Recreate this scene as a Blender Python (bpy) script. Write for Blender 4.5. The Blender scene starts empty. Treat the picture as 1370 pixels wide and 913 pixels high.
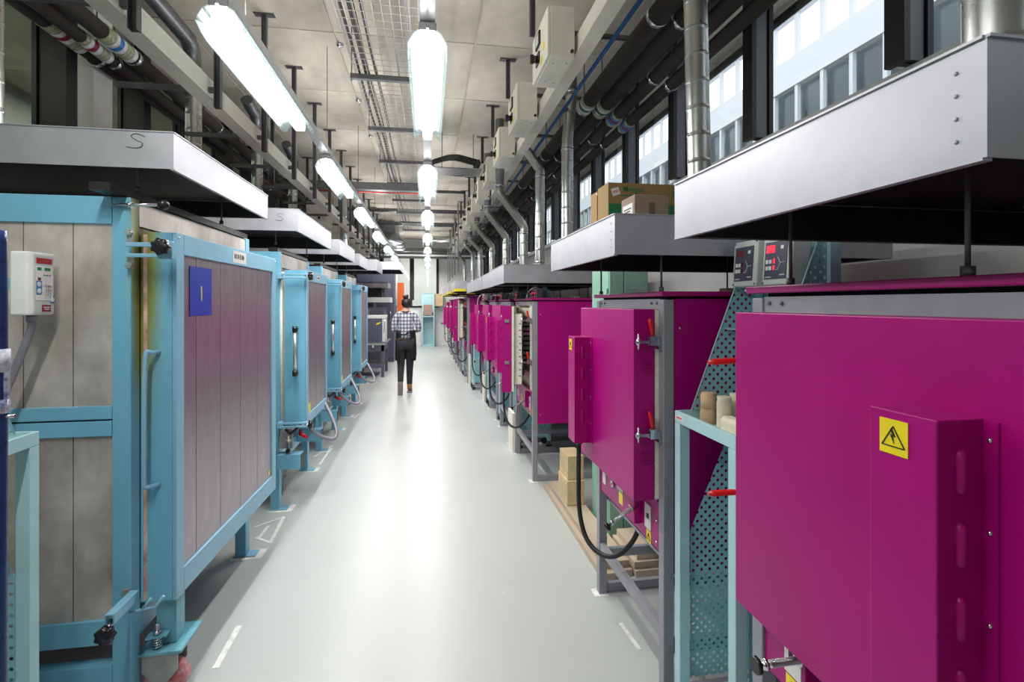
import bpy, bmesh, math, random
from mathutils import Vector, Matrix, Euler
random.seed(7)
S = bpy.context.scene
COL = S.collection
PI = math.pi
# ------------------------------------------------------------------ camera
cam_d = bpy.data.cameras.new('camera'); cam = bpy.data.objects.new('camera', cam_d); COL.objects.link(cam)
cam.location = (0, 0, 1.6); cam.rotation_euler = (PI/2, 0, -math.atan2(113, 680))
cam_d.sensor_width = 36.0; cam_d.lens = 680/1370*36; cam_d.shift_y = -50.5/1370
cam_d.clip_start = 0.02; cam_d.clip_end = 200
S.camera = cam
# ------------------------------------------------------------------ world, exposure
S.view_settings.view_transform = 'Standard'; S.view_settings.look = 'None'
S.view_settings.gamma = 1; S.view_settings.use_curve_mapping = False
S.view_settings.exposure = 0.12
w = bpy.data.worlds.new('world'); S.world = w; w.use_nodes = True
bg = w.node_tree.nodes['Background']; bg.inputs[0].default_value = (0.93, 0.96, 1.0, 1); bg.inputs[1].default_value = 2.4
LAMP_DOWN = 26.0; LAMP_UP = 9.0; LS = 1.19
LAMP_ROWS = [(0.0, [2.50, 4.95, 7.38, 9.8, 12.2, 14.6, 17.0]),
             (-0.922, [.04, 2.45, 4.88, 7.3, 9.7, 12.1, 14.5, 16.9])]
def area(name, loc, rot, sx, sy, e, c=(1, .985, .96)):
    l = bpy.data.lights.new(name, 'AREA'); l.shape = 'RECTANGLE'; l.size = sx; l.size_y = sy; l.energy = e; l.color = c
    o = bpy.data.objects.new(name, l); o.location = loc; o.rotation_euler = rot; COL.objects.link(o); return o
# ------------------------------------------------------------------ materials
def mat(name, c, r=.5, m=0, vary=0, scale=8, bump=0, bscale=40, stretch=(1, 1, 1), emit=None, spec=.5, coat=0, c2=None):
    x = bpy.data.materials.new(name); x.use_nodes = True; nt = x.node_tree; b = nt.nodes['Principled BSDF']
    b.inputs['Base Color'].default_value = (*c, 1); b.inputs['Roughness'].default_value = r; b.inputs['Metallic'].default_value = m
    b.inputs['Specular IOR Level'].default_value = spec
    if coat: b.inputs['Coat Weight'].default_value = coat; b.inputs['Coat Roughness'].default_value = .25
    if emit: b.inputs['Emission Color'].default_value = (*emit[0], 1); b.inputs['Emission Strength'].default_value = emit[1]
    if vary or bump:
        tc = nt.nodes.new('ShaderNodeTexCoord'); mp = nt.nodes.new('ShaderNodeMapping'); mp.inputs['Scale'].default_value = stretch
        nt.links.new(tc.outputs['Object'], mp.inputs[0])
    if vary:
        n = nt.nodes.new('ShaderNodeTexNoise'); n.inputs['Scale'].default_value = scale; n.inputs['Detail'].default_value = 6; n.inputs['Roughness'].default_value = .62
        nt.links.new(mp.outputs[0], n.inputs['Vector'])
        rp = nt.nodes.new('ShaderNodeValToRGB'); rp.color_ramp.elements[0].position = .32; rp.color_ramp.elements[1].position = .68
        lo = c2 if c2 else tuple(v*(1-vary) for v in c); hi = tuple(min(1, v*(1+vary*.6)) for v in c)
        rp.color_ramp.elements[0].color = (*lo, 1); rp.color_ramp.elements[1].color = (*hi, 1)
        nt.links.new(n.outputs['Fac'], rp.inputs[0]); nt.links.new(rp.outputs[0], b.inputs['Base Color'])
        mr = nt.nodes.new('ShaderNodeMapRange'); mr.inputs['To Min'].default_value = max(.03, r-.12); mr.inputs['To Max'].default_value = min(1, r+.12)
        nt.links.new(n.outputs['Fac'], mr.inputs[0]); nt.links.new(mr.outputs[0], b.inputs['Roughness'])
    if bump:
        n2 = nt.nodes.new('ShaderNodeTexNoise'); n2.inputs['Scale'].default_value = bscale; n2.inputs['Detail'].default_value = 3
        nt.links.new(mp.outputs[0], n2.inputs['Vector'])
        bp = nt.nodes.new('ShaderNodeBump'); bp.inputs['Strength'].default_value = bump; bp.inputs['Distance'].default_value = .01
        nt.links.new(n2.outputs['Fac'], bp.inputs['Height']); nt.links.new(bp.outputs[0], b.inputs['Normal'])
    return x
M = {}
M['magenta'] = mat('magenta_powder_coat', (.385, .0002, .175), .36, 0, .06, 5, .08, 420, spec=.33)
M['magenta_top'] = mat('magenta_lid_paint', (.33, .001, .15), .38, 0, .06, 5, .04, 300)
M['grey'] = mat('grey_frame_paint', (.30, .30, .34), .42, .1, .06, 20, .03, 350)
M['white_fibre'] = mat('ceramic_fibre', (.80, .77, .68), .95, 0, .12, 30, .4, 90)
M['fibre_dark'] = mat('burnt_fibre', (.36, .26, .22), .95, 0, .5, 14, .3, 90)
M['blue'] = mat('turquoise_kiln_paint', (.18, .47, .64), .36, 0, .08, 3, .03, 200, spec=.5)
M['blue_rim'] = mat('turquoise_rim_paint', (.24, .49, .65), .38, 0, .10, 4, .03, 200)
M['blue_old'] = mat('worn_turquoise_paint', (.17, .44, .54), .45, 0, .22, 14, .08, 60)
M['steel'] = mat('stained_stainless_sheet', (.64, .59, .55), .45, .4, .42, 3.6, .03, 30, (1, 1, .7), c2=(.36, .31, .27))
M['steel_board'] = mat('brushed_stainless_board', (.50, .46, .49), .36, .85, .28, 3.0, .03, 60, (1, 1, .35), c2=(.30, .26, .29))
M['galv'] = mat('galvanised_hood_sheet', (.50, .50, .545), .45, .8, .10, 6, .02, 30)
M['galv_shade'] = mat('hood_shade_sheet', (.05, .055, .055), .6, .4, .2, 5)  # hood metal painted near-black, the shade under the hood put into its colour
M['zinc'] = mat('spiral_duct_zinc', (.52, .52, .51), .30, .9, .12, 8, .008, 25)
M['zinc_dark'] = mat('dull_zinc', (.22, .23, .24), .4, .85, .25, 10)
M['foil'] = mat('crumpled_foil', (.50, .48, .43), .34, .9, .15, 20, .18, 60)
M['chrome'] = mat('plated_steel', (.66, .67, .70), .22, 1, .1, 30)
M['strut'] = mat('strut_channel', (.16, .16, .17), .5, .6, .2, 12)
M['dark_steel'] = mat('dark_window_steel', (.022, .019, .021), .42, .3, .2, 9)
M['steel_face'] = mat('grey_window_cover', (.13, .13, .15), .4, .4, .1, 9)
M['foam'] = mat('black_pipe_foam', (.040, .031, .027), .85, 0, .25, 9, .3, 18)
M['black'] = mat('black_plastic', (.012, .012, .014), .28, 0, .2, 20)
M['rubber'] = mat('black_rubber', (.018, .018, .019), .5, 0, .2, 30, .1, 60)
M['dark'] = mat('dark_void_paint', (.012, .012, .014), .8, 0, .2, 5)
M['red'] = mat('red_grip', (.72, .012, .015), .32, 0, .08, 20)
M['cream'] = mat('cream_enclosure_paint', (.80, .76, .67), .42, 0, .06, 6, .03, 200)
M['white'] = mat('white_plastic', (.80, .80, .77), .35, 0, .04, 10)
M['whiteseal'] = mat('white_rope_seal', (.78, .77, .70), .9, 0, .1, 40, .3, 120)
M['yellow'] = mat('yellow_sticker', (.90, .72, .015), .4, 0, .05, 30)
M['ink'] = mat('black_print', (.01, .01, .01), .5)
M['label'] = mat('pale_label', (.72, .72, .70), .45, 0, .06, 40)
M['navy'] = mat('navy_tube_paint', (.012, .04, .16), .3, 0, .3, 20)
M['chip'] = mat('chipped_white_paint', (.62, .62, .66), .5, 0, .5, 40, c2=(.05, .09, .25))
M['teal'] = mat('pale_teal_trolley_paint', (.42, .66, .70), .42, 0, .08, 6, .02, 200)
M['tape_blue'] = mat('blue_tape', (.008, .04, .40), .38, 0, .12, 30)
M['wood'] = mat('raw_board_wood', (.55, .45, .34), .75, 0, .25, 5, .15, 40, (1, .1, 1))
M['ply'] = mat('kiln_brick_wood', (.62, .47, .27), .8, 0, .2, 8, .1, 40)
M['card'] = mat('cardboard', (.36, .225, .085), .8, 0, .1, 8, .08, 90)
M['card_pale'] = mat('pale_cardboard', (.36, .255, .20), .8, 0, .08, 8, .08, 90)
M['green_print'] = mat('green_print', (.01, .20, .07), .6, 0, .1, 20)
M['tape_brown'] = mat('brown_tape', (.16, .10, .06), .4, 0, .1, 20)
M['mint'] = mat('mint_cabinet_paint', (.26, .50, .38), .45, 0, .08, 6)
M['prop'] = mat('fired_kiln_prop', (.72, .50, .30), .85, 0, .25, 14, .2, 60)
M['prop_pale'] = mat('pale_kiln_prop', (.85, .76, .58), .85, 0, .2, 14, .2, 60)
M['wall'] = mat('white_wall_paint', (.88, .88, .86), .7, 0, .06, 2, .1, 30)
M['wallgrey'] = mat('bare_concrete_wall', (.46, .46, .46), .8, 0, .14, 2.2, .15, 30)
M['concrete'] = mat('ceiling_concrete', (.58, .53, .455), .85, 0, .34, 1.5, .25, 10, (1, .6, 1))
M['outdoor_white'] = mat('white_facade_paint', (.66, .68, .74), .5, 0, .04, 3)
M['floor'] = mat('grey_epoxy_floor', (.50, .53, .515), .33, 0, .02, 1.3, .03, 25, spec=.4)
M['floortape'] = mat('white_floor_tape', (.82, .83, .80), .5, 0, .25, 20)
M['alu'] = mat('extruded_aluminium', (.72, .72, .73), .3, .9, .06, 20)
M['reddisp'] = mat('red_display_strip', (.40, .01, .02), .25)
M['bluekey'] = mat('blue_key_print', (.04, .22, .55), .4)
M['alu_dull'] = mat('zinc_wire', (.42, .42, .41), .5, .3, .1, 20)
M['soot_seal'] = mat('browned_seal', (.62, .47, .38), .9, 0, .4, 9, .3, 90, c2=(.30, .16, .10))
M['track'] = mat('white_anodised_track', (.86, .86, .88), .35, .25, .04, 20)
M['orange'] = mat('orange_panel_paint', (.86, .15, .02), .5, 0, .05, 5)
M['slate'] = mat('slate_blue_kiln_paint', (.10, .105, .16), .5, 0, .1, 5)
M['redpipe'] = mat('red_pipe_paint', (.42, .03, .03), .5)
M['bluepipe'] = mat('blue_pipe_paint', (.01, .10, .32), .35, 0, .1, 10)
M['display'] = mat('dark_red_display', (.14, .004, .008), .2)
M['led'] = mat('lit_red_digits', (.6, .01, .02), .4, emit=((1, .02, .05), 1.5))
M['panelblue'] = mat('slate_control_face', (.07, .07, .12), .45, 0, .05, 10)
M['greyplate'] = mat('pale_grey_overlay', (.58, .63, .60), .45, 0, .04, 20)
M['skin'] = mat('skin', (.55, .33, .24), .55, 0, .06, 20)
M['hair'] = mat('dark_hair', (.018, .012, .012), .45, 0, .5, 60, .3, 120)
M['trouser'] = mat('black_denim', (.020, .020, .026), .8, 0, .5, 20, .4, 30)
M['apron'] = mat('black_apron_cloth', (.008, .008, .010), .85, 0, .3, 20)
M['boot'] = mat('tan_leather', (.34, .15, .06), .6, 0, .25, 20)
M['sole'] = mat('grey_sole', (.22, .20, .19), .8, 0, .2, 30)
M['wheelred'] = mat('dusty_pink_tyre', (.55, .38, .38), .7, 0, .3, 20, c2=(.45, .04, .07))
M['caststeel'] = mat('cast_grey_bracket', (.40, .41, .39), .5, .5, .2, 14)
M['greymetal'] = mat('grey_flexible_conduit', (.30, .29, .33), .45, .3, .15, 20)
M['lampbody'] = mat('lamp_tube_glow', (1, 1, 1), .4, emit=((1, .985, .97), 7))
M['winglow'] = mat('distant_lamp_glow', (1, 1, 1), .4, emit=((1, .99, .96), 6))
def shader(name):
    x = bpy.data.materials.new(name); x.use_nodes = True; nt = x.node_tree; nt.nodes.remove(nt.nodes['Principled BSDF']); return x, nt, nt.nodes['Material Output']
def mk_glass(name, tint, gloss):
    x, nt, out = shader(name)
    t = nt.nodes.new('ShaderNodeBsdfTransparent'); t.inputs[0].default_value = (*tint, 1)
    g = nt.nodes.new('ShaderNodeBsdfGlossy'); g.inputs['Roughness'].default_value = .02; g.inputs[0].default_value = (.9, .95, .95, 1)
    f0 = nt.nodes.new('ShaderNodeLayerWeight'); f0.inputs[0].default_value = .5
    f = nt.nodes.new('ShaderNodeMath'); f.operation = 'POWER'; f.inputs[1].default_value = 5; nt.links.new(f0.outputs['Facing'], f.inputs[0])
    mu = nt.nodes.new('ShaderNodeMath'); mu.operation = 'MULTIPLY_ADD'; mu.inputs[1].default_value = gloss; mu.inputs[2].default_value = .02
    mx = nt.nodes.new('ShaderNodeMixShader'); nt.links.new(f.outputs[0], mu.inputs[0]); nt.links.new(mu.outputs[0], mx.inputs[0])
    nt.links.new(t.outputs[0], mx.inputs[1]); nt.links.new(g.outputs[0], mx.inputs[2]); nt.links.new(mx.outputs[0], out.inputs[0]); return x
M['glass'] = mk_glass('window_glass', (.93, .96, .95), 1.0)
M['glass_dark'] = mk_glass('dim_partition_glass', (.80, .86, .80), 1.2)
def mk_acrylic():
    x, nt, out = shader('lamp_acrylic')
    t = nt.nodes.new('ShaderNodeBsdfTransparent'); t.inputs[0].default_value = (.86, .95, .93, 1)
    d = nt.nodes.new('ShaderNodeBsdfTranslucent'); d.inputs[0].default_value = (.60, .76, .80, 1)
    d2 = nt.nodes.new('ShaderNodeBsdfDiffuse'); d2.inputs[0].default_value = (.50, .62, .66, 1)
    g = nt.nodes.new('ShaderNodeBsdfGlossy'); g.inputs['Roughness'].default_value = .12
    a = nt.nodes.new('ShaderNodeMixShader'); a.inputs[0].default_value = .5; b = nt.nodes.new('ShaderNodeMixShader'); b.inputs[0].default_value = .22
    c = nt.nodes.new('ShaderNodeMixShader'); c.inputs[0].default_value = .10
    L = nt.links.new; L(d.outputs[0], a.inputs[1]); L(d2.outputs[0], a.inputs[2]); L(a.outputs[0], b.inputs[2]); L(t.outputs[0], b.inputs[1])
    L(b.outputs[0], c.inputs[1]); L(g.outputs[0], c.inputs[2]); L(c.outputs[0], out.inputs[0]); return x
M['acrylic'] = mk_acrylic()
def mk_perf(name, color, pitch, rad, axes=(0, 2)):
    x = bpy.data.materials.new(name); x.use_nodes = True; nt = x.node_tree; L = nt.links.new
    b = nt.nodes['Principled BSDF']; b.inputs['Base Color'].default_value = (*color, 1); b.inputs['Roughness'].default_value = .42
    tc = nt.nodes.new('ShaderNodeTexCoord'); sp = nt.nodes.new('ShaderNodeSeparateXYZ'); L(tc.outputs['Object'], sp.inputs[0])
    def mth(op, a, bb=None):
        n = nt.nodes.new('ShaderNodeMath'); n.operation = op
        for i, v in enumerate((a, bb)):
            if v is None: continue
            if isinstance(v, (int, float)): n.inputs[i].default_value = v
            else: L(v, n.inputs[i])
        return n.outputs[0]
    u = mth('DIVIDE', sp.outputs[axes[0]], pitch); v = mth('DIVIDE', sp.outputs[axes[1]], pitch)
    def dist(off):
        fu = mth('SUBTRACT', mth('FRACT', mth('ADD', u, off+100)), .5); fv = mth('SUBTRACT', mth('FRACT', mth('ADD', v, off+100)), .5)
        return mth('SQRT', mth('ADD', mth('MULTIPLY', fu, fu), mth('MULTIPLY', fv, fv)))
    d = mth('MINIMUM', dist(0), dist(.5))
    solid = mth('GREATER_THAN', d, rad/pitch)
    L(solid, b.inputs['Alpha']); return x
M['perf'] = mk_perf('perforated_teal_sheet', (.27, .52, .57), .034, .0060)
M['perf_back'] = mk_perf('perforated_back_sheet', (.21, .46, .50), .034, .0068, (1, 2))
def mk_plaid():
    x = bpy.data.materials.new('checked_shirt_cloth'); x.use_nodes = True; nt = x.node_tree; L = nt.links.new
    b = nt.nodes['Principled BSDF']; b.inputs['Roughness'].default_value = .85
    tc = nt.nodes.new('ShaderNodeTexCoord')
    cols = []
    for dr in ('X', 'Z'):
        wv = nt.nodes.new('ShaderNodeTexWave'); wv.bands_direction = dr; wv.inputs['Scale'].default_value = 5.6 if dr == 'X' else 5.0
        L(tc.outputs['Object'], wv.inputs[0]); rp = nt.nodes.new('ShaderNodeValToRGB'); rp.color_ramp.elements[0].position = .55; rp.color_ramp.elements[1].position = .75
        rp.color_ramp.elements[0].color = (.78, .78, .80, 1); rp.color_ramp.elements[1].color = (.26, .27, .36, 1); L(wv.outputs[1], rp.inputs[0]); cols.append(rp.outputs[0])
    mx = nt.nodes.new('ShaderNodeMix'); mx.data_type = 'RGBA'; mx.blend_type = 'MULTIPLY'; mx.inputs[0].default_value = 1
    L(cols[0], mx.inputs[6]); L(cols[1], mx.inputs[7]); L(mx.outputs[2], b.inputs['Base Color']); return x
M['plaid'] = mk_plaid()
def mk_rust(name, sx, x0, z0, z1):   # heat stain beside the hot door joint, a mark with its own outline
    x = M['blue'].copy(); x.name = name; nt = x.node_tree; L = nt.links.new; b = nt.nodes['Principled BSDF']
    src = b.inputs['Base Color'].links[0].from_socket
    tc = nt.nodes.new('ShaderNodeTexCoord'); sp = nt.nodes.new('ShaderNodeSeparateXYZ'); L(tc.outputs['Object'], sp.inputs[0])
    nz = nt.nodes.new('ShaderNodeTexNoise'); nz.inputs['Scale'].default_value = 5; L(tc.outputs['Object'], nz.inputs['Vector'])
    def rng(sock, a0, a1, t0=0, t1=1):
        r = nt.nodes.new('ShaderNodeMapRange'); r.interpolation_type = 'SMOOTHSTEP'
        for k, v in (('From Min', a0), ('From Max', a1), ('To Min', t0), ('To Max', t1)): r.inputs[k].default_value = v
        L(sock, r.inputs[0]); return r.outputs[0]
    def mul(a0, b0):
        n = nt.nodes.new('ShaderNodeMath'); n.operation = 'MULTIPLY'; L(a0, n.inputs[0]); L(b0, n.inputs[1]); return n.outputs[0]
    if sx < 0:
        sm_ = nt.nodes.new('ShaderNodeMath'); sm_.operation = 'MULTIPLY_ADD'; sm_.inputs[1].default_value = 1.2; L(sp.outputs[1], sm_.inputs[0]); L(sp.outputs[0], sm_.inputs[2]); cx_ = rng(sm_.outputs[0], -.05, .088)
    else: cx_ = rng(sp.outputs[0], x0+sx*.15, x0)
    f = mul(mul(cx_, rng(sp.outputs[2], z0, z1)), rng(nz.outputs[0], .2, .6, .7, 1))
    rp = nt.nodes.new('ShaderNodeValToRGB'); e = rp.color_ramp.elements; e[0].position = 0; e[0].color = (.20, .45, .40, 1); e[1].position = 1; e[1].color = (.035, .022, .015, 1)
    m_ = e.new(.55); m_.color = (.26, .28, .07, 1); L(f, rp.inputs[0])
    mx = nt.nodes.new('ShaderNodeMix'); mx.data_type = 'RGBA'; L(rng(f, 0.0, .6), mx.inputs[0]); L(src, mx.inputs[6]); L(rp.outputs[0], mx.inputs[7])
    L(mx.outputs[2], b.inputs['Base Color']); return x
M['blue_burnt'] = mk_rust('heat_stained_turquoise_door', 1, -.02, .25, 1.45)
M['post_burnt'] = mk_rust('heat_stained_turquoise_post', -1, .025, .8, 1.85)

# ------------------------------------------------------------------ mesh helpers
class MB:
    def __init__(s): s.v = []; s.f = []; s.sm = []
    def add(s, vs, fs, smooth=False):
        k = len(s.v); s.v += [tuple(p) for p in vs]; s.f += [tuple(i+k for i in f) for f in fs]; s.sm += [smooth]*len(fs); return s
    def box(s, x0, x1, y0, y1, z0, z1):
        x0, x1 = min(x0, x1), max(x0, x1); y0, y1 = min(y0, y1), max(y0, y1); z0, z1 = min(z0, z1), max(z0, z1)
        return s.add([(x0,y0,z0),(x1,y0,z0),(x1,y1,z0),(x0,y1,z0),(x0,y0,z1),(x1,y0,z1),(x1,y1,z1),(x0,y1,z1)],
              [(0,3,2,1),(4,5,6,7),(0,1,5,4),(1,2,6,5),(2,3,7,6),(3,0,4,7)])
    def tube(s, pts, r, n=10, caps=True, smooth=True):
        P = [Vector(p) for p in pts]; R = r if isinstance(r, (list, tuple)) else [r]*len(P)
        vs = []; fs = []; prev = None
        for i, p in enumerate(P):
            t = (P[min(i+1, len(P)-1)]-P[max(i-1, 0)]).normalized()
            if prev is None:
                a = Vector((0, 0, 1)) if abs(t.z) < .9 else Vector((1, 0, 0)); nn = t.cross(a).normalized()
            else:
                nn = prev-t*prev.dot(t); nn = nn.normalized() if nn.length > 1e-6 else t.orthogonal().normalized()
            prev = nn; bb = t.cross(nn)
            for k in range(n):
                a = 2*PI*(k+.5)/n; vs.append(p+(nn*math.cos(a)+bb*math.sin(a))*R[i])
        for i in range(len(P)-1):
            for k in range(n): fs.append((i*n+k, i*n+(k+1) % n, (i+1)*n+(k+1) % n, (i+1)*n+k))
        s.add(vs, fs, smooth)
        if caps:
            b0 = len(s.v)-len(vs); s.f.append(tuple(b0+k for k in range(n))[::-1]); s.sm.append(False)
            s.f.append(tuple(b0+(len(P)-1)*n+k for k in range(n))); s.sm.append(False)
        return s
    def cyl(s, p0, p1, r, n=12, r1=None): return s.tube([p0, p1], [r, r if r1 is None else r1], n)
    def prism(s, poly, axis, a0, a1):   # poly: 2d points in the other two axes (cyclic order kept)
        def P(u, v, a): return {'x': (a, u, v), 'y': (u, a, v), 'z': (u, v, a)}[axis]
        n = len(poly); vs = [P(u, v, a0) for u, v in poly]+[P(u, v, a1) for u, v in poly]
        fs = [tuple(range(n))[::-1], tuple(range(n, 2*n))]+[(k, (k+1) % n, n+(k+1) % n, n+k) for k in range(n)]
        return s.add(vs, fs)
    def ball(s, c, r, n=10, m=6, sc=(1, 1, 1)):
        vs = [(c[0], c[1], c[2]+r*sc[2])]; fs = []
        for j in range(1, m):
            th = PI*j/m
            for k in range(n): vs.append((c[0]+r*sc[0]*math.sin(th)*math.cos(2*PI*k/n), c[1]+r*sc[1]*math.sin(th)*math.sin(2*PI*k/n), c[2]+r*sc[2]*math.cos(th)))
        vs.append((c[0], c[1], c[2]-r*sc[2])); L = len(vs)-1
        for k in range(n):
            fs.append((0, 1+k, 1+(k+1) % n)); fs.append((L, L-n+(k+1) % n, L-n+k))
            for j in range(m-2): fs.append((1+j*n+k, 1+(j+1)*n+k, 1+(j+1)*n+(k+1) % n, 1+j*n+(k+1) % n))
        return s.add(vs, fs, True)
    def build(s, name, m, parent=None, loc=None, rot=None, bev=0, origin=None):
        me = bpy.data.meshes.new(name)
        if origin is not None:
            s.v = [(a-origin[0], b-origin[1], c-origin[2]) for a, b, c in s.v]; loc = origin
        me.from_pydata(s.v, [], s.f); me.validate()
        bm = bmesh.new(); bm.from_mesh(me); bmesh.ops.recalc_face_normals(bm, faces=bm.faces); bm.to_mesh(me); bm.free()
        if len(me.polygons) == len(s.sm): me.polygons.foreach_set('use_smooth', s.sm)
        me.materials.append(M[m] if isinstance(m, str) else m)
        o = bpy.data.objects.new(name, me); COL.objects.link(o)
        if parent: o.parent = parent
        if loc: o.location = loc
        if rot: o.rotation_euler = rot
        if bev:
            bv = o.modifiers.new('bevel', 'BEVEL'); bv.width = bev; bv.segments = 2; bv.limit_method = 'ANGLE'; bv.angle_limit = .6
        return o
def box(name, m, parent, x0, x1, y0, y1, z0, z1, bev=0, **k): return MB().box(x0, x1, y0, y1, z0, z1).build(name, m, parent, bev=bev, **k)
def cyl(name, m, parent, p0, p1, r, n=12, **k): return MB().cyl(p0, p1, r, n).build(name, m, parent, **k)
def tag(o, label=None, cat=None, group=None, kind=None):
    if label: o['label'] = label
    if cat: o['category'] = cat
    if group: o['group'] = group
    if kind: o['kind'] = kind
    return o
def thing(name, loc, label, cat, group=None, rz=0):
    o = bpy.data.objects.new(name, None); COL.objects.link(o); o.location = loc; o.rotation_euler = (0, 0, rz); o.empty_display_size = .1
    return tag(o, label, cat, group)
KIDS = {}
def copy_tree(o, loc=None, label=None, parent=None, group=None):
    c = o.copy(); COL.objects.link(c)
    if parent: c.parent = parent
    for ch in [x for x in bpy.data.objects if x.parent == o]: copy_tree(ch, parent=c)
    if loc: c.location = loc
    if label: c['label'] = label
    if group: c['group'] = group
    return c
def struct(name, mb, m, parent=None):
    o = mb.build(name, m, parent)
    if parent is None: o['kind'] = 'structure'
    return o
def text(name, s, size, m, parent, loc, rot, ext=.0006, bold=False):
    cu = bpy.data.curves.new(name, 'FONT'); cu.body = s; cu.size = size; cu.extrude = ext; cu.align_x = 'CENTER'; cu.align_y = 'CENTER'; cu.resolution_u = 2
    if bold: cu.offset = size*.02
    t = bpy.data.objects.new(name, cu); COL.objects.link(t)
    dg = bpy.context.evaluated_depsgraph_get(); me = bpy.data.meshes.new_from_object(t.evaluated_get(dg)); bpy.data.objects.remove(t)
    me.materials.clear(); me.materials.append(M[m]); o = bpy.data.objects.new(name, me); COL.objects.link(o)
    o.parent = parent; o.location = loc; o.rotation_euler = rot; return o
def print_lines(name, w_, h, n, m, parent, loc, rot):   # print too small to read in the photograph: fine bars
    mb = MB()
    for i in range(n):
        z = h/2-(i+.5)*h/n; ww = w_*(1, .7, .85)[i % 3]; mb.box(-ww/2, ww/2, z-h/n*.25, z+h/n*.25, -.0002, .0002)
    return mb.build(name, m, parent, loc=loc, rot=rot)
def smooth_path(pts, k=6):
    P = [Vector(p) for p in pts]; out = []
    for i in range(len(P)-1):
        p0, p1, p2, p3 = P[max(i-1, 0)], P[i], P[i+1], P[min(i+2, len(P)-1)]
        for j in range(k):
            t = j/k; out.append(.5*((2*p1)+(p2-p0)*t+(2*p0-5*p1+4*p2-p3)*t*t+(3*p1-p0-3*p2+p3)*t**3))
    out.append(P[-1]); return out
def spiral_duct_mb(mb, x, y, z0, z1, r, x1=None, y1=None):
    pts = []; R = []; x1 = x if x1 is None else x1; y1 = y if y1 is None else y1
    n = max(2, int((z1-z0)/.13)); 
    for i in range(n+1):
        z = z0+(z1-z0)*i/n
        for dz, rr in ((-.012, r), (-.004, r), (-.002, r+.002), (.002, r+.002), (.004, r), (.012, r)):
            zz = min(max(z+dz, z0), z1)
            if pts and zz <= pts[-1][2]: continue
            f = (zz-z0)/(z1-z0); pts.append((x+(x1-x)*f, y+(y1-y)*f, zz)); R.append(rr)
    return mb.tube(pts, R, 20)
def flex_mb(mb, ctrl, r, pitch=.014):
    P = smooth_path(ctrl, 24); L = sum((P[i+1]-P[i]).length for i in range(len(P)-1)); n = int(L/pitch*2)
    out = []; acc = [0]
    for i in range(len(P)-1): acc.append(acc[-1]+(P[i+1]-P[i]).length)
    j = 0
    for k in range(n+1):
        d = L*k/n
        while j < len(P)-2 and acc[j+1] < d: j += 1
        t = (d-acc[j])/max(1e-9, acc[j+1]-acc[j]); out.append(P[j].lerp(P[j+1], min(1, t)))
    return mb.tube(out, [r*(1.0 if k % 2 else .90) for k in range(n+1)], 12)
ordw = ['nearest', 'second', 'third', 'fourth', 'fifth', 'sixth', 'seventh', 'eighth', 'ninth', 'tenth']
# ================================================================== SETTING
YB = 19.5
struct('floor', MB().box(-2.9, 2.4, -3.1, 20, -.15, 0), 'floor')
# ceiling: slab with cast panels, joints left open between them
ceil = struct('ceiling', MB().box(-4.6, 2.95, -3.1, 20, 4.012, 4.3), 'concrete')
pw, pl = 1.24, 1.29
shared = None
for i in range(6):
    for j in range(18):
        x = -4.56+i*1.25; y = -3.1+j*1.3
        if shared is None:
            shared = MB().box(.005, pw, .005, pl, 0, .015).build('ceiling_panel', 'concrete', ceil, loc=(x, y, 4.0), bev=.004)
        else:
            c = shared.copy(); COL.objects.link(c); c.location = (x, y, 4.0+random.uniform(-.002, .002))
struct('wall_right', MB().box(2.2, 2.4, -3.1, YB, 0, 2.6), 'wallgrey')
struct('wall_left', MB().box(-3.0, -2.8, -3.1, YB, 0, 2.2), 'wallgrey')
struct('wall_front', MB().box(-3, 2.4, -3.25, -3.1, 0, 4.0), 'wall')
WX0, WX1, WZ0, WZ1 = -1.75, .42, 1.46, 3.62
wb = MB().box(-3, 2.4, YB, YB+.2, 0, WZ0).box(-3, 2.4, YB, YB+.2, WZ1, 4.0).box(-3, WX0, YB, YB+.2, WZ0, WZ1).box(WX1, 2.4, YB, YB+.2, WZ0, WZ1)
struct('wall_back', wb, 'wall')
struct('trim_1', MB().box(2.12, 2.42, -3.1, YB, 2.6, 2.66), 'wall')
struct('trim_2', MB().box(-3.02, -2.74, -3.1, YB, 2.2, 2.26), 'dark_steel')
# right glazed partition
w1 = struct('window_1', MB().box(2.20, 2.208, -3.1, YB, 2.66, 3.98), 'glass')
def mullion(x, y, sgn, d, wdt, z0, parent, first):
    if first is None:
        a = MB().box(0, .03*sgn, -wdt/2, wdt/2, 0, 3.99-z0).box(.03*sgn, (d-.03)*sgn, -.012, .012, 0, 3.99-z0).box((d-.03)*sgn, d*sgn, -wdt/2, wdt/2, 0, 3.99-z0)
        o = a.build('mullion', 'dark_steel', parent, loc=(x, y, z0))
        box('cover_strip', 'steel_face' if sgn < 0 else 'dark_steel', o, .034*sgn, (d-.034)*sgn, -wdt*.36, -.014, 0.01, 3.98-z0)
        return o
    o = copy_tree(first, loc=(x, y, z0), parent=parent); return o
f = None
for k in range(-4, 17):
    o = mullion(2.195, 1.95+1.05*k, -1, .15, .10, 2.66, w1, f); f = f or o
MB().box(2.15, 2.21, -3.1, YB, 3.92, 3.99).build('head_rail', 'dark_steel', w1)
w2 = struct('window_2', MB().box(-2.808, -2.80, -3.1, YB, 2.26, 3.98), 'glass_dark')
f = None
for k in range(-5, 16):
    o = mullion(-2.795, 4.21+1.02*k, 1, .22, .12, 2.26, w2, f); f = f or o
MB().box(-2.81, -2.75, -3.1, YB, 3.92, 3.99).build('head_rail', 'dark_steel', w2)
struct('trim_3', MB().box(-2.79, -2.60, 4.50, 4.74, 0, 3.99), 'wall')
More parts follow.
